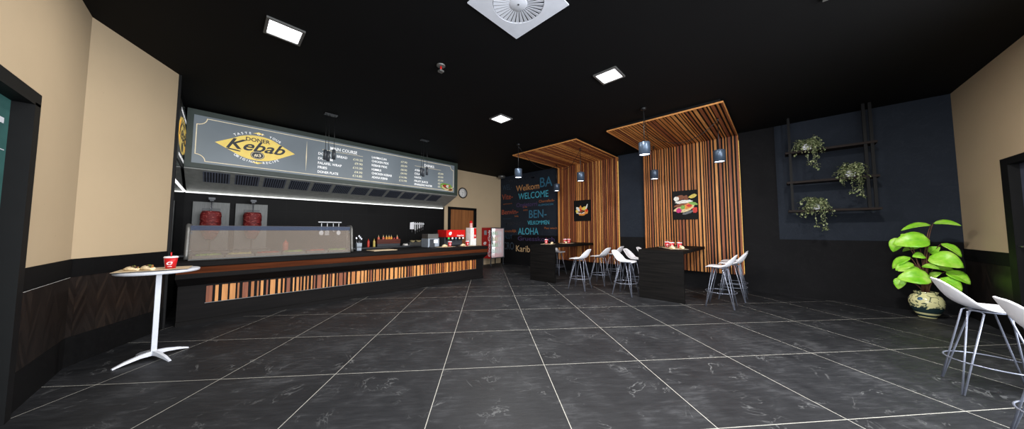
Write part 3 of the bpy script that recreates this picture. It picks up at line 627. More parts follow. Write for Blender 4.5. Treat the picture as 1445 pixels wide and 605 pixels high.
# glass display case
t = thing('display_case', 'long glass salad display case on the left half of the counter', 'display case', (0, 0, CT))
gx0, gx1 = -0.33, 1.93; y0 = 6.47; yt = 6.56; zt = 0.53
mb = MB(GLASS); mb.prism([(y0, 0.02), (y0+0.008, 0.02), (yt+0.008, zt), (yt, zt)], lambda u, v, w: (gx0+0.02+w, u, v), gx1-gx0-0.04); mb.build('front_glass', t)
MB(GLASS).bb(gx0+0.02, gx1-0.02, yt+0.01, yt+0.26, zt, zt+0.008).build('top_glass', t)
MB(TOPGLASS).prism([(yt-0.017, zt-0.068), (yt-0.011, zt-0.068), (yt+0.001, zt+0.004), (yt-0.005, zt+0.004)], lambda u, v, w: (gx0+0.02+w, u, v), gx1-gx0-0.04).build('blue_header_glass', t)
for gx in (gx0, gx1):
    mb = MB(GREYMETAL)
    mb.tube([(gx, y0-0.01, 0.02), (gx, y0+0.01, 0.10), (gx, yt-0.02, zt-0.05), (gx, yt+0.005, zt), (gx, yt+0.04, zt+0.012), (gx, yt+0.26, zt+0.012)], 0.026, n=12)
    mb.tube([(gx, yt+0.26, zt+0.012), (gx, yt+0.28, 0.02)], 0.014, n=10)
    mb.build('end_frame', t)
mb = MB(STEELDARK)
for gx, s_ in ((gx0, 1), (gx1, -1)):
    for z in (0.11, 0.42): mb.box((gx+s_*0.022, y0+0.02+z*0.16, z), (0.05, 0.035, 0.03), bev=0.004)
mb.build('glass_clamps', t)
MB(STEEL).bb(gx0+0.02, gx1-0.02, y0+0.02, yt+0.27, 0.001, 0.022).build('tray_rail', t)
FOODS = [(SALAD, 'green_salad'), (CHEESE, 'grated_cheese'), (TOMATO, 'chopped_tomato'), (SALAD, 'green_salad'), (TOMATO, 'chopped_tomato'), (SALAD, 'green_salad')]
FL = ['lettuce', 'grated cheese', 'chopped tomato', 'lettuce', 'chopped tomato', 'lettuce']; PW = ['leftmost', 'second from left', 'third from left', 'fourth from left', 'fifth from left', 'rightmost']
for i in range(6):
    px = gx0+0.06+i*0.36; p = thing('food_pan', 'steel pan of %s in the glass display case, %s' % (FL[i], PW[i]), 'food pan', (px, 6.51, CT+0.022), group='steel food pans in the display case')
    m = MB(STEEL); m.bb(0, 0.335, 0, 0.008, 0, 0.045).bb(0, 0.335, 0.242, 0.25, 0, 0.045).bb(0, 0.008, 0.008, 0.242, 0, 0.045).bb(0.327, 0.335, 0.008, 0.242, 0, 0.045).bb(0.008, 0.327, 0.008, 0.242, 0, 0.006); m.build('pan', p)
    m = MB(FOODS[i][0]); rings = []; rr = random.Random(i)
    g = [[m.bm.verts.new((0.009+0.317*a/12, 0.009+0.232*b/8, (0.02 if a in (0, 12) or b in (0, 8) else 0.045+rr.uniform(0, 0.03)))) for b in range(9)] for a in range(13)]
    fs = [m.bm.faces.new((g[a][b], g[a+1][b], g[a+1][b+1], g[a][b+1])) for a in range(12) for b in range(8)]
    m._fin(fs, True); m.build('food', p)

# ------------------------------------------------------------------ cups, wraps, trays
def curved_text(mb, body, r_at, z0, h, w, a0, rad_extra=0.0008, vertical=False, **kw):
    def f(u, v, k):
        if vertical: zz = z0+u; s_ = v
        else: zz = z0+v; s_ = u
        R_ = r_at(zz)+rad_extra+k; a = a0+s_/R_*(1 if not vertical else -1); return (R_*math.cos(a), R_*math.sin(a), zz)
    add_text(mb, body, f, w, h, t=0.0006, **kw)
def make_cup(loc, face, label, group, k=1.0):
    t = thing('paper_cup', label, 'cup', loc, face, group); H_ = 0.115*k; r0, r1 = 0.036*k, 0.050*k
    ra = lambda z: r0+(r1-r0)*z/H_
    MB(CUPRED).lathe([(r0, 0), (ra(H_*.5), H_*.5), (r1, H_)], n=32).build('cup_body', t)
    MB(WHITESHELL).lathe([(r1-0.001, H_-0.004), (r1+0.004, H_-0.002), (r1+0.004, H_+0.006), (r1-0.004, H_+0.014*k), (r1-0.012, H_+0.012*k), (0, H_+0.012*k)], n=32).build('lid', t)
    MB(CUPRED).tube([(0, 0, H_+0.010), (0.004, 0.0, H_+0.055*k)], 0.006*k, n=10).build('straw', t)
    mb = MB(WHITESHELL); curved_text(mb, 'e', ra, H_*0.36, 0.048*k, 0.046*k, -0.50, shear=0.3, offset=0.02)
    curved_text(mb, 'cola', ra, H_*0.16, 0.012*k, 0.03*k, -0.30, offset=0.01)
    curved_text(mb, 'COOL DRINKS', ra, H_*0.12, 0.014*k, 0.085*k, -1.25, vertical=True, offset=0.02); mb.build('printed_lettering', t)
    return t
def make_wrap(loc, rz, label, group, L_=0.15, r=0.026):
    t = thing('kebab_wrap', label, 'wrap', loc, rz, group)
    rnd = random.Random(int(abs(loc[0]*1000))); rings = []; n = 18
    for i in range(9):
        k = i/8; x = -L_/2+L_*k; rr = r*(0.72+0.5*math.sin(PI*min(1, k*1.15))) ; rings.append([(x, rr*1.25*math.cos(2*PI*j/n)*(1+rnd.uniform(-.03, .03)), max(0.0, rr*(1+math.sin(2*PI*j/n))*0.95)) for j in range(n)])
    MB(BREAD).loft(rings).build('flatbread', t)
    mb = MB(FILLING)
    for j in range(20):
        a = rnd.uniform(0, 2*PI); q = rnd.uniform(0, 0.6)*r; bx = rnd.uniform(0.05, 0.5)*L_; M = Matrix.Translation((bx, q*math.cos(a)*1.4, r*(2.15-1.3*max(0, bx/L_-0.25)/0.25*0.6)+rnd.uniform(-.003, .003))) @ Matrix.Rotation(rnd.uniform(0, 3), 4, 'X')
        r_ = bmesh.ops.create_icosphere(mb.bm, subdivisions=1, radius=rnd.uniform(0.007, 0.011), matrix=M)
    mb.build('filling', t)
    return t
def make_tray(loc, rz, label, group, lx=0.40, ly=0.28, mat=KRAFT):
    t = thing('paper_lined_tray', label, 'tray', loc, rz, group)
    mb = MB(STEELDARK); rings = [[(-lx/2+0.012, -ly/2+0.012, 0), (lx/2-0.012, -ly/2+0.012, 0), (lx/2-0.012, ly/2-0.012, 0), (-lx/2+0.012, ly/2-0.012, 0)], [(-lx/2, -ly/2, 0.010), (lx/2, -ly/2, 0.010), (lx/2, ly/2, 0.010), (-lx/2, ly/2, 0.010)],
             [(-lx/2+0.006, -ly/2+0.006, 0.010), (lx/2-0.006, -ly/2+0.006, 0.010), (lx/2-0.006, ly/2-0.006, 0.010), (-lx/2+0.006, ly/2-0.006, 0.010)], [(-lx/2+0.014, -ly/2+0.014, 0.003), (lx/2-0.014, -ly/2+0.014, 0.003), (lx/2-0.014, ly/2-0.014, 0.003), (-lx/2+0.014, ly/2-0.014, 0.003)]]
    mb.loft(rings, smooth=False).build('tray', t)
    MB(mat).bb(-lx/2+0.002, lx/2-0.002, -ly/2+0.002, ly/2-0.002, 0.0102, 0.012).build('paper_liner', t)
    return t
TH = 0.012

# ------------------------------------------------------------------ standing table at left
TX, TY, TZ = -0.445, 5.03, 0.963
t = thing('standing_table', 'tall round white pedestal table beside the angled beige wall', 'table', (TX, TY, 0), math.radians(12))
MB(WHITEPAINT).lathe([(0.0, TZ-0.030), (0.29, TZ-0.030), (0.305, TZ-0.024), (0.307, TZ-0.004), (0.302, TZ), (0, TZ)], n=56).build('tabletop', t)
mb = MB(WHITEPAINT); mb.loft([[(sx*0.020, sy*0.020, z) for sx, sy in ((-1, -1), (1, -1), (1, 1), (-1, 1))] for z in (0.05, TZ-0.03)], smooth=False); mb.lathe([(0.07, TZ-0.045), (0.07, TZ-0.031)], n=24); mb.build('column', t)
for k in range(4):
    a = k*PI/2+math.radians(17); M = Matrix.Rotation(a, 4, 'Z'); mb = MB(WHITEPAINT)
    rings = []
    for u, zt_, th_, w in ((0.0, 0.085, 0.05, 0.022), (0.10, 0.072, 0.035, 0.021), (0.20, 0.045, 0.025, 0.018), (0.28, 0.012, 0.012, 0.013)):
        rings.append([M @ Vector((u, -w, zt_-th_)), M @ Vector((u, w, zt_-th_)), M @ Vector((u, w*0.7, zt_)), M @ Vector((u, -w*0.7, zt_))])
    mb.loft(rings, smooth=False).build('foot', t)
make_tray((-0.47, 4.99, TZ), math.radians(-3), 'paper lined tray on the tall round white table', None, 0.52, 0.34)
make_cup((-0.362, 4.965, TZ+TH), math.radians(-100), 'red cup with lid and straw on the tall round white table', 'red paper cups with white lids', 1.05)
make_wrap((-0.625, 4.97, TZ+TH), math.radians(-40), 'left wrap on the tall round white table', 'wraps on trays', 0.12, 0.020)
make_wrap((-0.515, 4.92, TZ+TH), math.radians(-50), 'right wrap beside the cup on the tall round white table', 'wraps on trays', 0.13, 0.023)

# ------------------------------------------------------------------ bar tables
def bar_table(yc, label):
    t = thing('bar_table', label, 'bar table', (6.17, yc, 0), group='black bar tables against the wood panels'); hw = 0.415
    MB(BLACKWOOD).bb(0, 0.06, -hw, hw, 0, 0.935, 0.003).build('end_panel', t)
    MB(BLACKWOOD).bb(0, XP-6.17-0.002, -hw, hw, 0.936, 1.0, 0.003).build('tabletop', t)
bar_table(1.765, 'black bar table with one solid end panel, nearer one with three cups')
bar_table(4.755, 'black bar table with one solid end panel, farther one by the greeting wall')
BZ = 1.0
# near bar: two trays, three cups
make_tray((6.75, 1.62, BZ), math.radians(35), 'paper lined tray with wraps at the front of the nearer bar table', None, 0.46, 0.34)
make_tray((7.32, 1.85, BZ), math.radians(-20), 'paper lined tray farther back on the nearer bar table', None, 0.44, 0.32)
make_cup((6.84, 1.71, BZ+TH), math.radians(-150), 'red cup in front on the nearer bar table tray', 'red paper cups with white lids')
make_cup((6.93, 1.58, BZ+TH), math.radians(-140), 'red cup furthest right on the nearer bar table', 'red paper cups with white lids')
make_cup((7.22, 1.90, BZ+TH), math.radians(-150), 'red cup behind the others on the nearer bar table', 'red paper cups with white lids')
make_wrap((6.66, 1.66, BZ+TH), 0.8, 'left wrap on the front tray of the nearer bar table', 'wraps on trays'); make_wrap((6.84, 1.52, BZ+TH), 0.6, 'right wrap on the front tray of the nearer bar table', 'wraps on trays')
# far bar
make_tray((6.58, 4.84, BZ), math.radians(20), 'paper lined tray at the left end of the farther bar table', None, 0.46, 0.34)
make_tray((7.35, 4.70, BZ), math.radians(10), 'paper lined tray in the middle of the farther bar table', None, 0.46, 0.34)
make_cup((6.57, 4.90, BZ+TH), math.radians(-150), 'single red cup at the left end of the farther bar table', 'red paper cups with white lids')
make_cup((7.33, 4.76, BZ+TH), math.radians(-150), 'left of two touching red cups on the farther bar table', 'red paper cups with white lids')
make_cup((7.38, 4.65, BZ+TH), math.radians(-150), 'right of two touching red cups on the farther bar table', 'red paper cups with white lids')
make_wrap((6.66, 4.76, BZ+TH), 0.5, 'wrap beside the single cup on the farther bar table', 'wraps on trays'); make_wrap((7.24, 4.66, BZ+TH), 0.5, 'wrap beside the two cups on the farther bar table', 'wraps on trays')

# ------------------------------------------------------------------ stools
def make_stool(label):
    t = thing('bar_stool', label, 'bar stool', (0, 0, 0), group='white shell bar stools on wire legs')   # faces +Y
    prof = [(0.205, 0.705), (0.200, 0.722), (0.17, 0.733), (0.10, 0.730), (0.02, 0.724), (-0.06, 0.724), (-0.12, 0.735), (-0.165, 0.765), (-0.20, 0.81), (-0.225, 0.86), (-0.245, 0.91), (-0.257, 0.945), (-0.262, 0.96)]
    hw = [0.14, 0.165, 0.185, 0.20, 0.207, 0.21, 0.21, 0.208, 0.20, 0.185, 0.158, 0.118, 0.06]; lift = [0, 0.0, 0.004, 0.010, 0.016, 0.026, 0.045, 0.060, 0.060, 0.045, 0.025, 0.010, 0.0]
    m = MB(WHITESHELL); NU = 13; g = []
    for (y, z), w, l in zip(prof, hw, lift):
        row = []
        for i in range(NU):
            u = -1+2*i/(NU-1); row.append((w*u, y+l*0.9*abs(u)**2.2*(1 if y < -0.05 else 0), z+l*0.55*abs(u)**2.2))
        g.append(row)
    V = [[m.bm.verts.new(p) for p in r_] for r_ in g]
    fs = [m.bm.faces.new((V[a][b], V[a+1][b], V[a+1][b+1], V[a][b+1])) for a in range(len(V)-1) for b in range(NU-1)]
    m._fin(fs, True); o = m.build('seat_shell', t)
    md = o.modifiers.new('s', 'SOLIDIFY'); md.thickness = 0.014; md.offset = 0
    md = o.modifiers.new('v', 'SUBSURF'); md.levels = 1; md.render_levels = 1
    MB(LEGMETAL).tube([(0.10*math.cos(a), 0.10*math.sin(a), 0.706) for a in [2*PI*i/20 for i in range(20)]], 0.008, n=8, closed=True).build('seat_frame', t)
    for sx in (-1, 1):
        for sy in (-1, 1):
            foot = Vector((sx*0.21, sy*0.21, 0.006)); tx = Vector((sx*0.115, sy*0.055, 0.690)); ty = Vector((sx*0.055, sy*0.115, 0.690))
            f1 = foot+Vector((0.004*sx, -0.004*sy, 0)); f2 = foot-Vector((0.004*sx, -0.004*sy, 0))
            mid = Vector((sx*0.07, sy*0.07, 0.706))
            pts = [f1, f1.lerp(tx, 0.5), tx, tx.lerp(mid, 0.5)+Vector((0, 0, 0.006)), ty.lerp(mid, 0.5)+Vector((0, 0, 0.006)), ty, f2.lerp(ty, 0.5), f2]
            MB(LEGMETAL).tube(pts, 0.0062, n=8).build('leg', t)
    MB(LEGMETAL).tube([(0.238*math.cos(a), 0.238*math.sin(a), 0.27) for a in [2*PI*i/40 for i in range(40)]], 0.0055, n=8, closed=True).build('foot_ring', t)
    return t
st = make_stool('large white shell stool on wire legs in front of the potted plant')
G_ = 'white shell bar stools on wire legs'
st.location = (4.625, -1.285, 0); st.rotation_euler = (0, 0, PI)
for x, y, rz, lb in [
    (3.56, -1.29, PI, 'white shell stool cut off by the right edge of the picture'),
    (6.49, 0.825, 0.0, 'nearest white stool right of the nearer bar table'), (7.27, 0.73, 0.0, 'middle white stool right of the nearer bar table'), (7.86, 0.76, 0.0, 'white stool closest to the wall right of the nearer bar table'),
    (6.20, 2.48, PI, 'nearest white stool left of the nearer bar table, legs in front of others'), (6.90, 2.50, PI, 'second white stool left of the nearer bar table, beside its end panel'), (7.75, 2.50, PI, 'white stool hidden behind the nearer bar table, back showing above it'),
    (6.02, 3.50, 0.12, 'nearest white stool right of the farther bar table'), (6.92, 3.42, 0.0, 'middle white stool right of the farther bar table'), (7.84, 3.45, 0.0, 'white stool closest to the wall right of the farther bar table'),
    (7.50, 5.16, PI, 'white stool seen behind the farther bar table end panel')]:
    dup(st, (x, y, 0), rz, lb, G_)

# ------------------------------------------------------------------ wall shelf with trailing plants
t = thing('ceiling_hung_shelf', 'dark metal hanging shelf of three boards on the blue wall', 'shelf', (8.17, 0, 0))
for y in (-0.225, -1.20, -1.275):
    MB(DARKFRAME).bb(-0.125, -0.095, y-0.02, y+0.02, 1.79, CZ).build('upright', t)
for z in (3.01, 2.395, 1.81): MB(SHELFWOOD).bb(-0.14, 0.14, -1.335, -0.155, z-0.042, z, 0.003).build('shelf_board', t)
for y in (-0.225, -1.24): MB(DARKFRAME).bb(0.10, 0.125, y-0.012, y+0.012, 1.79, CZ).build('rear_upright', t)
IVY = NT('variegated_leaf'); v_, x_, y_, z_ = IVY.xyz(); IVY.base(IVY.ramp(IVY.noise(v_, 45, 2), [(0.40, lin((66, 82, 48))), (0.50, lin((112, 126, 80))), (0.60, lin((190, 194, 152)))])); IVY.rm(0.6); IVY = IVY.m
def hanging_plant(y, z, label, seed):
    rnd = random.Random(seed); t = thing('trailing_plant', label, 'potted plant', (8.10, y, z), group='trailing plants in white pots on the hanging shelf')
    mb = MB(WHITESHELL); mb.loft([[(-s_, -s_, zz), (s_, -s_, zz), (s_, s_, zz), (-s_, s_, zz)] for s_, zz in ((0.055, 0), (0.07, 0.12), (0.062, 0.12), (0.06, 0.10))], smooth=False); mb.build('pot', t)
    MB(plain('potting_soil', (40, 30, 24), 0.9) if 'potting_soil' not in MATS else MATS['potting_soil']).bb(-0.058, 0.058, -0.058, 0.058, 0.09, 0.105).build('soil', t)
    lf = MB(IVY); stm = MB(IVY)
    def leaf(p, s_):
        M = Matrix.Translation(p) @ Matrix.Rotation(rnd.uniform(0, 2*PI), 4, 'Z') @ Matrix.Rotation(rnd.uniform(-0.3, 1.3), 4, 'Y')
        q = [(0, 0, 0), (s_*0.5, -s_*0.42, 0.004), (s_, -s_*0.2, -0.002), (s_*1.15, 0, -0.006), (s_, s_*0.2, -0.002), (s_*0.5, s_*0.42, 0.004)]
        vs = [lf.bm.verts.new(M @ Vector(a)) for a in q]; c_ = lf.bm.verts.new(M @ Vector((s_*0.5, 0, -0.006)))
        lf._fin([lf.bm.faces.new((vs[i], vs[(i+1) % 6], c_)) for i in range(6)], True)
    for i in range(34):
        a = rnd.uniform(0, 2*PI); a = a if rnd.random() < 0.4 else rnd.uniform(PI*0.6, PI*1.4)
        rr = rnd.uniform(0.12, 0.26); drop = rnd.uniform(-0.02, 0.26); up = rnd.uniform(0.08, 0.30)
        p0 = Vector((0.02*math.cos(a), 0.02*math.sin(a), 0.10)); p1 = Vector((rr*0.5*math.cos(a), rr*0.5*math.sin(a), 0.12+up)); p2 = Vector((min(rr*math.cos(a), 0.16), rr*math.sin(a), 0.06-drop+up*0.4))
        pts = [((1-k)**2*p0+2*k*(1-k)*p1+k*k*p2) for k in [j/7 for j in range(8)]]
        stm.tube(pts, 0.002, n=4)
        for p in pts[2:]:
            leaf(p, rnd.uniform(0.034, 0.056)); leaf(p+Vector((rnd.uniform(-.02, .02), rnd.uniform(-.02, .02), rnd.uniform(-.02, .02))), rnd.uniform(0.030, 0.050))
    for dy, ln in ((-0.12, 0.50), (0.0, 0.42), (-0.07, 0.36), (-0.09, 0.46)):
        pts = [Vector((-0.15, dy+rnd.uniform(-.01, .01), 0.12-ln*k/9)) for k in range(10)]; pts = [Vector((-0.02, dy*0.3, 0.11)), Vector((-0.08, dy*0.7, 0.16))]+pts; stm.tube(pts, 0.002, n=4)
        for p in pts[3:]: leaf(p, rnd.uniform(0.025, 0.042))
        for k in range(6): leaf(pts[-1]+Vector((rnd.uniform(-.01, .01), rnd.uniform(-.03, .03), rnd.uniform(-.03, .02))), rnd.uniform(0.04, 0.055))
    lf.build('leaves', t); stm.build('stems', t)
hanging_plant(-0.47, 3.01, 'trailing plant in a white pot on the top shelf board', 1)
hanging_plant(-1.00, 2.395, 'trailing plant in a white pot on the middle shelf board', 2)
hanging_plant(-0.53, 1.81, 'trailing plant in a white pot on the bottom shelf board', 3)

# ------------------------------------------------------------------ big potted plant
PC = Vector((7.95, -1.68, 0)); LAT = Vector((-0.207, -0.978, 0)); TOW = Vector((-0.978, 0.207, 0))
t = thing('potted_plant', 'large bright green leafy plant in a patterned ceramic pot on the floor', 'potted plant', tuple(PC))
def m_pot():
    k = NT('patterned_glaze'); v, x, y, z = k.xyz(); n = k.noise(v, 14, 3, 0.6, 1.5); vo = k.node('ShaderNodeTexVoronoi'); vo.feature = 'DISTANCE_TO_EDGE'; vo.inputs['Scale'].default_value = 11; k.link(v, vo.inputs['Vector'])
    ln = k.math('LESS_THAN', vo.outputs['Distance'], 0.05); c = k.mix(k.math('MULTIPLY', ln, k.math('GREATER_THAN', n, 0.47)), lin((226, 222, 166)), lin((70, 84, 66)))
    vs = k.node('ShaderNodeTexVoronoi'); vs.inputs['Scale'].default_value = 9; k.link(v, vs.inputs['Vector'])
    spot = k.math('LESS_THAN', vs.outputs['Distance'], 0.26); c = k.mix(spot, c, lin((52, 90, 116)))
    wob = k.math('ADD', z, k.math('MULTIPLY', n, -0.14)); band = k.math('LESS_THAN', wob, 0.105); c = k.mix(band, c, lin((34, 52, 54)))
    st1 = k.math('MULTIPLY', k.math('GREATER_THAN', z, 0.055), k.math('LESS_THAN', z, 0.085)); c = k.mix(st1, c, lin((226, 222, 166)))
    st2 = k.math('LESS_THAN', z, 0.02); c = k.mix(st2, c, lin((200, 196, 140)))
    k.base(c); k.rm(0.2, 0, 0.6); return k.m
PS = 1.0
MB(m_pot()).lathe([(0.0, 0.0), (0.085, 0.0), (0.092, 0.012), (0.092, 0.03), (0.12, 0.07), (0.158, 0.15), (0.172, 0.23), (0.168, 0.29), (0.145, 0.34), (0.112, 0.368), (0.108, 0.38), (0.118, 0.40), (0.118, 0.412), (0.105, 0.412), (0.100, 0.38)], n=44, caps=False).build('pot', t)
MB(MATS['potting_soil']).lathe([(0.102, 0.375), (0.102, 0.385), (0.0, 0.39)], n=24).build('soil', t)
LEAFM = NT('bright_leaf'); v_, x_, y_, z_ = LEAFM.xyz(); LEAFM.base(LEAFM.ramp(LEAFM.noise(v_, 7, 4, 0.6), [(0.30, lin((120, 206, 40))), (0.5, lin((160, 232, 62))), (0.7, lin((208, 248, 120)))])); LEAFM.rm(0.35, 0, 0.5)
LEAFM.b.inputs['Subsurface Weight'].default_value = 0.0; LEAFM = LEAFM.m
VEINM = plain('leaf_vein', (190, 226, 120), 0.5); STEMM = plain('brown_stem', (104, 66, 48), 0.6, var=0.15)
def W3(s_, z, dpt): return LAT*s_+TOW*dpt+Vector((0, 0, z))
LV = [((0.121, 1.514), (0.353, 1.50), 0.145, 0.02, 0.5), ((0.096, 1.487), (-0.188, 1.431), 0.145, 0.05, 0.5), ((0.077, 1.246), (-0.27, 1.191), 0.29, 0.16, 1.0), ((-0.20, 1.27), (-0.29, 1.04), 0.16, -0.02, 0.9), ((0.175, 1.193), (0.353, 1.012), 0.13, 0.0, 0.4),
      ((0.065, 0.991), (0.34, 0.865), 0.28, 0.14, 0.9), ((-0.12, 0.955), (-0.316, 0.767), 0.15, 0.0, 0.5), ((-0.10, 0.86), (-0.273, 0.742), 0.16, 0.06, 0.7), ((-0.019, 0.75), (-0.24, 0.747), 0.15, 0.10, 0.6), ((-0.01, 0.829), (0.137, 0.816), 0.12, 0.12, 0.6),
      ((0.057, 0.653), (-0.248, 0.627), 0.27, 0.20, 1.0), ((-0.22, 0.60), (-0.262, 0.42), 0.13, 0.02, 0.9), ((0.20, 0.757), (0.398, 0.608), 0.18, 0.0, 0.6), ((0.142, 0.651), (0.318, 0.489), 0.19, 0.05, 0.7), ((0.067, 1.033), (0.152, 1.14), 0.15, -0.04, 0.8),
      ((0.056, 0.639), (0.145, 0.74), 0.11, -0.02, 0.7), ((0.02, 0.985), (-0.09, 0.98), 0.14, 0.04, 0.8), ((-0.152, 1.343), (-0.165, 1.26), 0.08, -0.03, 0.9), ((0.10, 0.80), (0.30, 0.74), 0.2, -0.16, 0.4), ((-0.02, 1.12), (-0.2, 1.06), 0.2, -0.16, 0.4)]
rnd = random.Random(9)
for (bs, bz), (ts, tz), wd, dp, facing in LV:
    b = W3(bs, bz, dp*0.7); tip = W3(ts, tz, dp+0.05); ax = tip-b; Ln = ax.length; ax.normalize()
    nv = (TOW*facing+Vector((0, 0, 1))*(1.15-facing*0.6)); nv = (nv-ax*nv.dot(ax)).normalized(); side = nv.cross(ax).normalized()
    m = MB(LEAFM); NL, NW = 10, 6; rows = []
    for i in range(NL+1):
        k = i/NL; w_ = wd*0.5*(math.sin(PI*min(1, (k*0.94+0.03)**0.72)))**0.8 if 0 < i < NL else 0.004
        row = []
        for j in range(NW+1):
            u = -1+2*j/NW; p = b+ax*(Ln*k)+side*(w_*u)+nv*(0.10*Ln*math.sin(PI*k)-0.10*w_*0+abs(u)*w_*0.22-0.14*Ln*k*k-0.02*w_*math.cos(u*3)*math.sin(k*22))
            row.append(m.bm.verts.new(p))
        rows.append(row)
    m._fin([m.bm.faces.new((rows[i][j], rows[i][j+1], rows[i+1][j+1], rows[i+1][j])) for i in range(NL) for j in range(NW)], True)
    o = m.build('leaf', t); md = o.modifiers.new('s', 'SOLIDIFY'); md.thickness = 0.003
    mid = [b+ax*(Ln*k)+nv*(0.10*Ln*math.sin(PI*k)-0.14*Ln*k*k+0.002) for k in [q/8 for q in range(8)]]
    MB(VEINM).tube(mid, 0.0025, 0.001, n=5).build('midrib', o)
    base = Vector((rnd.uniform(-.04, .04), rnd.uniform(-.04, .04), 0.38)); m1 = base.lerp(b, 0.5); m1.x *= 0.45; m1.y *= 0.45; m1.z = base.z+(b.z-base.z)*0.75
    pts = [((1-k)**2*base+2*k*(1-k)*m1+k*k*b) for k in [q/8 for q in range(9)]]
    MB(STEMM).tube(pts, 0.009, 0.004, n=7).build('stem', t)

# ------------------------------------------------------------------ kitchen wall equipment
def doner(xc, label):
    t = thing('kebab_grill', label, 'kebab grill', (xc, 8.45, RT), group='vertical kebab grills under the hood')
    MB(STEEL).bb(-0.27, 0.27, 0.28, 0.33, 0.0, 1.07, 0.004).build('heater_back', t)
    MB(BLACKPLASTIC).bb(-0.13, 0.13, 0.255, 0.281, 0.86, 0.94).build('burner_slot', t)
    MB(STEEL).bb(-0.30, 0.30, -0.26, 0.33, 0, 0.05, 0.01).build('drip_tray', t)
    MB(CHROME).cyl((0, 0, 0.05), (0, 0, 1.10), 0.011, n=12).build('spit', t)
    mb = MB(STEELDARK); mb.bb(-0.03, 0.03, -0.03, 0.29, 1.075, 1.10, 0.004).bb(-0.05, 0.05, -0.04, 0.04, 1.10, 1.15, 0.008); mb.build('motor_arm', t)
    mb = MB(CHROME)
    for sx in (-1, 1): mb.tube([(sx*0.26, -0.20, 0.05), (sx*0.26, -0.20, 0.075), (sx*0.20, -0.20, 0.08)], 0.006, n=8)
    mb.build('tray_handle', t)
    MB(STEELDARK).lathe([(0.0, 0.26), (0.06, 0.26), (0.06, 0.275), (0, 0.275)], n=24).build('spit_disc', t)
    rnd = random.Random(int(xc*10)+50); rings = []
    for i in range(23):
        k = i/22; z = 0.28+0.585*k; r_ = 0.068+0.082*min(1, k/0.42)**0.8
        if k > 0.93: r_ *= 1-(k-0.93)*2.6
        if k < 0.05: r_ *= 0.8+k*4
        rings.append([(r_*(1+rnd.uniform(-.035, .035)+0.02*math.sin(i*2.1))*math.cos(2*PI*j/30), r_*(1+rnd.uniform(-.035, .035))*math.sin(2*PI*j/30), z) for j in range(30)])
    MB(MEAT).loft(rings).build('meat_cone', t)
doner(-0.13, 'kebab grill with a raw red meat cone, the left one')
doner(0.50, 'kebab grill with a raw red meat cone, the right one')
# utensil rail and utensils
t = thing('utensil_rail', 'white wall rail above four hanging utensils', 'rail', (2.065, YB, 1.62))
MB(WHITESHELL).bb(-0.27, 0.27, -0.03, -0.001, -0.012, 0.014, 0.004).build('bar', t)
mb = MB(STEELDARK)
for dx in (-0.20, -0.07, 0.07, 0.20): mb.tube([(dx, -0.03, 0.0), (dx, -0.045, -0.01), (dx, -0.045, -0.03), (dx, -0.033, -0.035)], 0.003, n=6)
mb.build('hooks', t)
UT = plain('pale_steel', (214, 216, 220), 0.35, 0.15)
def utensil(x, kind, label):
    t = thing({'spoon': 'serving_spoon', 'skimmer': 'slotted_turner', 'hook': 'ladle_hook'}[kind], label, kind if kind != 'hook' else 'ladle', (x, YB-0.045, 1.59), group='utensils hanging from the wall rail')
    zh = 0.20
    MB(UT).bb(-0.008, 0.008, -0.004, 0.004, -zh, 0.0, 0.002).build('handle', t)
    mb = MB(UT)
    if kind == 'spoon': mb.lathe([(0.0, -0.006), (0.03, -0.004), (0.048, 0.004), (0.050, 0.006)], n=24, M=Matrix.Translation((0, 0, -zh-0.055)) @ Matrix.Rotation(PI/2, 4, 'X') @ Matrix.Diagonal((1, 1.25, 1, 1)))
    elif kind == 'skimmer':
        for k in range(6): mb.bb(-0.045+k*0.0165, -0.045+k*0.0165+0.008, -0.003, 0.003, -zh-0.10, -zh-0.0)
        mb.bb(-0.045, 0.0455, -0.003, 0.003, -zh-0.012, -zh).bb(-0.045, 0.0455, -0.003, 0.003, -zh-0.112, -zh-0.10)
    else: mb.lathe([(0.0, -0.02), (0.02, -0.018), (0.03, 0.0), (0.031, 0.004)], (0.012, -0.02, -zh-0.005), n=20)
    mb.build('head', t)
utensil(1.865, 'spoon', 'steel serving spoon hanging leftmost on the wall rail'); utensil(1.995, 'skimmer', 'slotted steel turner hanging second from left on the wall rail'); utensil(2.135, 'hook', 'small steel ladle hanging third from left on the wall rail'); utensil(2.265, 'spoon', 'steel serving spoon hanging rightmost on the wall rail')
# magnetic knife rail
t = thing('knife_rail', 'white magnetic knife rail on the black kitchen wall', 'knife rail', (4.60, YB, 1.62)); MB(WHITESHELL).bb(-0.26, 0.24, -0.022, -0.001, -0.016, 0.016, 0.003).build('bar', t)
KN = [(4.40, 0.07, 0.20, 'wide cleaver hanging leftmost on the knife rail'), (4.515, 0.018, 0.24, 'long knife hanging right beside the cleaver'), (4.59, 0.014, 0.20, 'knife hanging third from left on the knife rail'), (4.665, 0.024, 0.17, 'broad knife hanging fourth from left on the knife rail'), (4.73, 0.012, 0.14, 'small knife hanging fifth from left on the knife rail'), (4.79, 0.010, 0.12, 'smallest knife hanging rightmost on the knife rail')]
for x, w, l, lb in KN:
    k = thing('kitchen_knife', lb, 'knife', (x, YB-0.0225, 1.66), group='knives on the magnetic rail')
    MB(WHITESHELL if w > 0.05 else UT).prism([(-w, 0.02), (w, 0.04), (w, -l), (-w, -l)], lambda u, v, q: (u, -q, v-0.02), 0.003).build('blade', k)
    MB(BLACKPLASTIC).box((0, -0.004, -l-0.08), (0.024, 0.007, 0.12), bev=0.003).build('handle', k)
    mb = MB(UT)
    for q in range(2): mb.cyl((0, -0.0075, -l-0.05-q*0.05), (0, -0.0095, -l-0.05-q*0.05), 0.006, n=10)
    mb.build('rivets', k)
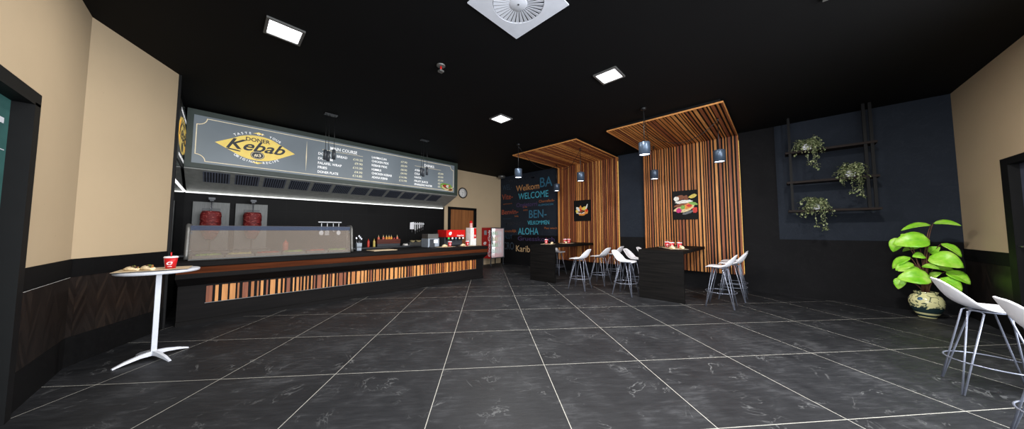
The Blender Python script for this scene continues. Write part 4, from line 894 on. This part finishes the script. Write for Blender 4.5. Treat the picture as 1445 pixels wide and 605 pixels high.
# bottles
def bottle(x, y, z, mat, h, r, label, cat='sauce bottle', group=None, cap=None):
    t = thing('sauce_bottle', label, cat, (x, y, z), group=group)
    MB(mat).lathe([(r*0.92, 0), (r, 0.01), (r, h*0.62), (r*0.8, h*0.70), (r*0.5, h*0.76)], n=24).build('bottle_body', t)
    MB(cap or mat).lathe([(r*0.52, h*0.755), (r*0.5, h*0.80), (r*0.18, h*0.84), (r*0.10, h)], n=20).build('nozzle', t)
KET = plain('ketchup_red', (214, 64, 50), 0.4); MUS = plain('mustard_yellow', (216, 196, 104), 0.4); ORG = plain('sauce_orange', (236, 160, 60), 0.4); SAL = plain('salmon_sauce', (226, 110, 84), 0.4); CREAMB = plain('cream_sauce', (232, 214, 160), 0.4); PINK = plain('pink_cap', (206, 90, 120), 0.4)
bottle(1.085, 8.38, RT, SAL, 0.27, 0.055, 'salmon red squeeze bottle behind the display case glass')
bottle(2.93, 8.42, RT, KET, 0.24, 0.032, 'red ketchup squeeze bottle on the rear worktop left of the sauce rack')
bottle(3.085, 8.42, RT, MUS, 0.24, 0.032, 'yellow mustard squeeze bottle between ketchup and sauce rack')
t = thing('bottle_rack', 'brown wooden rack full of sauce bottles on the rear worktop', 'bottle rack', (3.50, 8.48, RT))
RACKW = m_wood('rack_wood', (70, 26, 14), (112, 44, 24), 'x', 0.5)
mb = MB(RACKW); mb.bb(-0.34, 0.34, -0.09, 0.09, 0.08, 0.095).bb(-0.34, 0.34, -0.09, -0.078, 0.095, 0.21).bb(-0.34, 0.34, 0.078, 0.09, 0.095, 0.21).bb(-0.34, -0.328, -0.078, 0.078, 0.095, 0.21).bb(0.328, 0.34, -0.078, 0.078, 0.095, 0.21); mb.build('crate', t)
mb = MB(DARKGREY); mb.bb(-0.33, 0.33, -0.085, 0.085, 0, 0.08, 0.003); mb.build('base', t)
BT = [(3.225, CREAMB, SAL, 'leftmost'), (3.36, CREAMB, SAL, 'second from left'), (3.45, CREAMB, ORG, 'third from left'), (3.525, CREAMB, ORG, 'fourth from left'), (3.595, CREAMB, ORG, 'fifth from left'), (3.775, CREAMB, SAL, 'rightmost')]
for x, cp, bd, wh in BT: bottle(x, 8.47, RT+0.096, bd, 0.24, 0.032, 'pointed cream topped sauce bottle in the brown rack, %s' % wh, group='sauce bottles in the brown rack', cap=cp)
b = thing('sauce_bottle', 'short pink capped bottle in the brown rack', 'sauce bottle', (3.685, 8.47, RT+0.096)); MB(KET).lathe([(0.028, 0), (0.028, 0.11), (0.012, 0.13)], n=20).build('bottle_body', b); MB(PINK).lathe([(0.014, 0.13), (0.012, 0.155), (0, 0.157)], n=16).build('cap', b)
# ticket / plate with paper napkins
t = thing('serving_plate', 'white plate on the rear worktop right of the sauce rack', 'plate', (3.97, 8.28, RT)); MB(WHITESHELL).lathe([(0.0, 0.004), (0.07, 0.004), (0.12, 0.016), (0.122, 0.019), (0.07, 0.008), (0, 0.008)], n=32).build('dish', t)
t = thing('napkin_stack', 'stack of white napkins on the white plate', 'napkins', (3.95, 8.28, RT+0.0085)); mb = MB(PAPER)
for k in range(6): mb.box((0, 0, 0.005+k*0.0095), (0.11-k*0.004, 0.10, 0.009), Matrix.Rotation(0.06*k, 3, 'Z'))
mb.build('napkins', t)
t = thing('bain_marie', 'low steel food warmer holding three white bowls', 'food warmer', (4.42, 8.44, RT)); MB(STEEL).bb(-0.36, 0.36, -0.20, 0.20, 0, 0.10, 0.006).build('housing', t); MB(STEELDARK).bb(-0.33, 0.33, -0.17, 0.17, 0.10, 0.103).build('top_plate', t)
for i, dx in enumerate((-0.20, 0.0, 0.20)):
    b = thing('food_bowl', 'round white bowl of brown food on the steel warmer, %s' % ('left', 'middle', 'right')[i], 'bowl', (4.42+dx, 8.36, RT+0.103), group='bowls on the food warmer')
    MB(CREAMB).lathe([(0.04, 0), (0.085, 0.045), (0.088, 0.05), (0.08, 0.05), (0.075, 0.042)], n=28, caps=False).build('bowl', b); MB(FILLING).lathe([(0.074, 0.040), (0.04, 0.052), (0, 0.056)], n=20).build('food', b)
# caddy with cutlery on the counter behind the case
t = thing('cutlery_caddy', 'blue grey cutlery holder right of the glass display case', 'cutlery holder', (2.22, 6.98, CT)); mb = MB(LIGHTGREY)
mb.loft([[(-0.045, -0.045, 0), (0.045, -0.045, 0), (0.045, 0.045, 0), (-0.045, 0.045, 0)], [(-0.055, -0.05, 0.17), (0.055, -0.05, 0.17), (0.055, 0.05, 0.17), (-0.055, 0.05, 0.17)], [(-0.048, -0.043, 0.17), (0.048, -0.043, 0.17), (0.048, 0.043, 0.17), (-0.048, 0.043, 0.17)], [(-0.042, -0.04, 0.06), (0.042, -0.04, 0.06), (0.042, 0.04, 0.06), (-0.042, 0.04, 0.06)]], smooth=False).build('holder', t)
MB(DARKGREY).bb(-0.05, 0.05, -0.052, -0.047, 0.07, 0.09).build('band', t)
for i, (dx, dy, a, hh) in enumerate(((-0.025, 0.0, -0.12, 0.27), (0.0, 0.01, 0.03, 0.31), (0.025, -0.01, 0.15, 0.25), (0.01, -0.02, 0.06, 0.28))):
    f = thing('spoon', 'steel spoon in the blue grey holder, %s' % ('leaning left', 'the tallest upright one', 'leaning right', 'the front one')[i], 'spoon', (2.22+dx, 6.98+dy, CT+0.066), rot=(0, a, 0), group='cutlery standing in the holder')
    MB(CHROME).cyl((0, 0, 0), (0, 0, hh-0.07), 0.003, n=8).build('handle', f); MB(CHROME).lathe([(0.0, -0.003), (0.012, -0.002), (0.016, 0.002)], n=16, M=Matrix.Translation((0, 0, hh-0.05)) @ Matrix.Rotation(PI/2, 4, 'X') @ Matrix.Diagonal((1, 1.5, 1, 1))).build('bowl', f)
# chopping board / paper on the counter
t = thing('paper_sheet', 'flat cream paper mat on the dark counter beside the display case', 'paper mat', (2.62, 6.66, CT), math.radians(4)); MB(KRAFT).bb(-0.27, 0.27, -0.19, 0.19, 0, 0.012, 0.003).build('mat', t)

# dispensers on the counter
t = thing('coffee_machine', 'grey metal coffee machine with a small white screen on the counter', 'coffee machine', (4.08, 6.98, CT))
MB(LIGHTGREY).bb(-0.17, 0.17, -0.11, 0.25, 0, 0.235, 0.006).build('body', t); MB(GREYMETAL).bb(-0.16, 0.16, -0.09, 0.24, 0.235, 0.36, 0.006).build('bean_hopper', t)
MB(DARKGREY).bb(-0.12, 0.03, -0.118, -0.108, 0.02, 0.22).build('dark_front', t)
MB(PRINTWHITE).bb(0.0, 0.12, -0.121, -0.109, 0.115, 0.205, 0.002).build('screen', t); MB(STEELDARK).bb(-0.14, 0.14, -0.17, -0.11, 0, 0.02, 0.003).build('drip_tray', t); MB(BLACKPLASTIC).bb(0.08, 0.15, -0.09, 0.05, 0.361, 0.385, 0.004).build('lid', t)
t = thing('drinks_dispenser', 'red topped soft drinks dispenser with five taps on the counter', 'drinks dispenser', (4.79, 6.95, CT))
sw = 0.32
MB(RED).bb(-sw, sw+0.02, -0.10, 0.36, 0.265, 0.475, 0.010).build('red_hood', t)
MB(DARKGREY).bb(-sw+0.02, sw, 0.02, 0.35, 0.0, 0.265, 0.006).build('body', t)
MB(BLACKPLASTIC).bb(-sw+0.02, sw, -0.14, 0.02, 0, 0.035, 0.005).build('drip_tray', t)
for i, c in enumerate(((60, 200, 100), (236, 230, 226), (120, 150, 176), (236, 206, 170), (240, 236, 232))):
    x = -0.23+i*0.125; v = MB(BLACKPLASTIC).box((x, -0.04, 0.225), (0.085, 0.09, 0.08), bev=0.008).build('tap', t)
    MB(plain('tap_badge_%s' % 'green white blue cream pale'.split()[i], c, 0.4, emit=0.2)).lathe([(0.030, 0), (0.030, 0.006), (0, 0.007)], n=20, M=Matrix.Translation((x, -0.085, 0.232)) @ Matrix.Rotation(PI/2, 4, 'X')).build('badge', v)
    MB(STEELDARK).cyl((x, -0.03, 0.185), (x, -0.03, 0.155), 0.010, n=10).build('nozzle', v)
mb = MB(WHITESHELL); fz = lambda x0, z0: (lambda u, v, k: (x0+u, -0.101-k, z0+v))
add_text(mb, 'e', fz(-0.24, 0.33), 0.10, 0.13, t=0.001, shear=0.3, offset=0.03); add_text(mb, 'Coca-Cola', fz(0.04, 0.29), 0.24, 0.045, t=0.001, shear=0.3, offset=0.02); mb.build('printed_lettering', t)
t = thing('cup_box', 'tall white box with red print at the right end of the counter', 'box', (5.36, 6.86, CT), math.radians(0))
MB(PAPER).bb(-0.11, 0.11, -0.11, 0.11, 0, 0.54, 0.002).build('carton', t); mb = MB(RED); mb.bb(0.02, 0.111, -0.1115, -0.108, 0.22, 0.53)
mb.build('red_print', t); mb = MB(PAPER); add_text(mb, 'e', lambda u, v, k: (0.04+u, -0.112-k, 0.27+v), 0.05, 0.08, t=0.001, offset=0.02); mb.build('printed_lettering', t)
for k in range(7):
    c = thing('paper_cup', 'red and white cup nested in the stack on the white box, number %d up' % (k+1) if 0 < k < 7 else ('lowest cup of the stack on the white box' if k == 0 else 'topmost cup of the stack on the white box'), 'cup', (5.33, 6.83, CT+0.54+k*0.020), group='nested cups stacked on the white box')
    c['label'] = '%s red and white cup of the upside down stack on the white box' % ('lowest', 'second lowest', 'third lowest', 'middle', 'third highest', 'second highest', 'topmost')[k]
    MB(RED if k % 2 == 0 else PAPER).lathe([(0.045, 0), (0.046, 0.004), (0.036, 0.095), (0.034, 0.095), (0.043, 0.003)], n=24, caps=False).build('cup_body', c); MB(PAPER if k % 2 == 0 else RED).lathe([(0.046, 0), (0.049, 0.003), (0.046, 0.008)], n=24, caps=False).build('rim', c)
# trays and cups on the counter right end
make_tray((4.30, 6.62, CT), math.radians(8), 'paper lined tray on the counter before the coffee machine', None, 0.50, 0.30)
make_tray((5.02, 6.58, CT), math.radians(5), 'paper lined tray on the counter before the white box', None, 0.50, 0.30)
make_cup((4.46, 6.66, CT+TH), math.radians(-110), 'red lidded cup on the counter in front of the drinks dispenser', 'red paper cups with white lids', 1.1)
make_cup((5.02, 6.60, CT+TH), math.radians(-110), 'red lidded cup on the counter beside the white box', 'red paper cups with white lids', 1.1)
make_wrap((4.26, 6.60, CT+TH), 0.2, 'wrap on the counter tray before the coffee machine', 'wraps on trays', 0.16, 0.030); make_wrap((4.84, 6.56, CT+TH), 0.2, 'wrap on the counter tray left of the rightmost cup', 'wraps on trays', 0.16, 0.030)

# chiller
t = thing('drinks_chiller', 'red sided drinks chiller with a bright glass door on thin legs', 'fridge', (7.40, 8.20, 0))
cw, cd, z0, z1 = 0.74, 0.57, 0.29, 1.51
mb = MB(REDDARK); mb.bb(0, 0.02, 0.03, cd, z0, z1).bb(cw-0.02, cw, 0.03, cd, z0, z1).bb(0.02, cw-0.02, cd-0.02, cd, z0, z1).bb(0.02, cw-0.02, 0.03, cd-0.02, z0, z0+0.02).bb(0.02, cw-0.02, 0.03, cd-0.02, z1-0.02, z1); mb.build('cabinet', t)
d_ = MB(DARKGREY); d_.bb(0, 0.035, 0, 0.03, z0, z1).bb(cw-0.035, cw, 0, 0.03, z0, z1).bb(0.035, cw-0.035, 0, 0.03, z0, z0+0.035).bb(0.035, cw-0.035, 0, 0.03, z1-0.035, z1); do = d_.build('door', t)
MB(m_glass('chiller_glass', (1, 1, 1, 1), 0.34, lin((240, 244, 248)))).bb(0.035, cw-0.035, 0.012, 0.018, z0+0.035, z1-0.035).build('glass_pane', do)
MB(DARKGREY).bb(0.045, 0.062, -0.03, 0.0, 0.85, 1.2, 0.004).build('handle', do)
MB(plain('lit_cabinet_lining', (236, 242, 246), 0.5, emit=2.4)).bb(0.02, cw-0.02, cd-0.035, cd-0.02, z0+0.02, z1-0.02).build('lit_lining', t)
for k in range(4): MB(WHITESHELL).bb(0.02, cw-0.02, 0.06, cd-0.036, 0.50+k*0.235, 0.508+k*0.235).build('shelf', t)
mb = MB(DARKGREY)
for x, y in ((0.03, 0.05), (cw-0.03, 0.05), (0.03, cd-0.05), (cw-0.03, cd-0.05)): MB(DARKGREY).bb(x-0.015, x+0.015, y-0.015, y+0.015, 0, z0).build('leg', t)
mb.bm.free()
mb = MB(WHITESHELL); sidef = lambda y0_, z0_: (lambda u, v, k: (-0.001-k, y0_-u, z0_+v))
add_text(mb, 'Coca-Cola', lambda u, v, k: (-0.001-k, 0.20-v, 0.34+u) if False else (-0.001-k, 0.07+v*1.0, 0.36+u) if False else (-0.001-k, 0.19-v*-1.0-0.13, 0.36+u), 1.05, 0.12, t=0.002, shear=0.3, offset=0.02)
add_text(mb, 'e', sidef(0.46, 0.83), 0.18, 0.17, t=0.002, shear=0.3, offset=0.03); add_text(mb, 'cola', sidef(0.46, 0.74), 0.17, 0.045, t=0.002, offset=0.01); mb.build('printed_lettering', t)
MB(LIGHTGREY).bb(-0.004, 0, 0.27, 0.42, 1.22, 1.40).build('side_label', t)
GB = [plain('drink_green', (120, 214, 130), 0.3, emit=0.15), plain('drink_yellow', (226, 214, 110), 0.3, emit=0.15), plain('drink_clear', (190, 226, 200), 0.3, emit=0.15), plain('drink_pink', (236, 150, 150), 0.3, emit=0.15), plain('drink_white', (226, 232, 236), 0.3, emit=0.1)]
SHN = ['bottom shelf', 'second shelf from below', 'third shelf from below', 'fourth shelf from below', 'top shelf']; CN = ['pink', 'green', 'yellow', 'clear', 'white']
for sh in range(5):
    zb = z0+0.021 if sh == 0 else 0.5085+(sh-1)*0.235
    for k in range(6):
        mt = (GB[3], GB[2], GB[0], GB[1], GB[0])[sh] if k < 4 else (GB[3], GB[0], GB[4], GB[4], GB[4])[sh]
        if sh == 1 and k > 3: mt = GB[4]
        nm = {id(GB[3]): 'pink', id(GB[2]): 'pale green', id(GB[0]): 'green', id(GB[1]): 'yellow', id(GB[4]): 'white'}[id(mt)]
        b = thing('drink_bottle', '%s drink bottle in the chiller, %s, %s' % (nm, SHN[sh], ('leftmost', 'second from left', 'third from left', 'third from right', 'second from right', 'rightmost')[k]), 'drink bottle', (7.40+0.10+k*0.108, 8.20+0.12, zb), group='%s drink bottles on the chiller %s' % (nm, SHN[sh]))
        MB(mt).lathe([(0.028, 0), (0.031, 0.006), (0.031, 0.115), (0.012, 0.155), (0.012, 0.165)], n=16).build('bottle_body', b); MB(WHITESHELL).lathe([(0.014, 0.165), (0.014, 0.182), (0, 0.183)], n=12).build('cap', b)
# clock
t = thing('wall_clock', 'round white wall clock with a black rim on the beige wall', 'clock', (6.44, YB, 2.845), rot=(PI/2, 0, 0))
MB(BLACKPLASTIC).lathe([(0.0, 0), (0.205, 0), (0.21, 0.02), (0.205, 0.04), (0.175, 0.04), (0.17, 0.025)], n=48, caps=False).build('rim', t); MB(PAPER).lathe([(0.0, 0.001), (0.172, 0.001), (0.172, 0.026), (0.0, 0.026)], n=48).build('dial', t)
mb = MB(BLACKPLASTIC)
for k in range(12):
    M = Matrix.Rotation(k*PI/6, 4, 'Z') @ Matrix.Translation((0, 0.15, 0.027)); mb.box((0, 0, 0), (0.006, 0.02, 0.002), M=M)
mb.build('hour_marks', t)
for a, l in ((math.radians(60), 0.07), (math.radians(150), 0.10)): MB(STEELDARK).box((0, 0, 0), (0.008, l, 0.002), M=Matrix.Rotation(a, 4, 'Z') @ Matrix.Translation((0, l/2-0.01, 0.03))).build('hand', t)
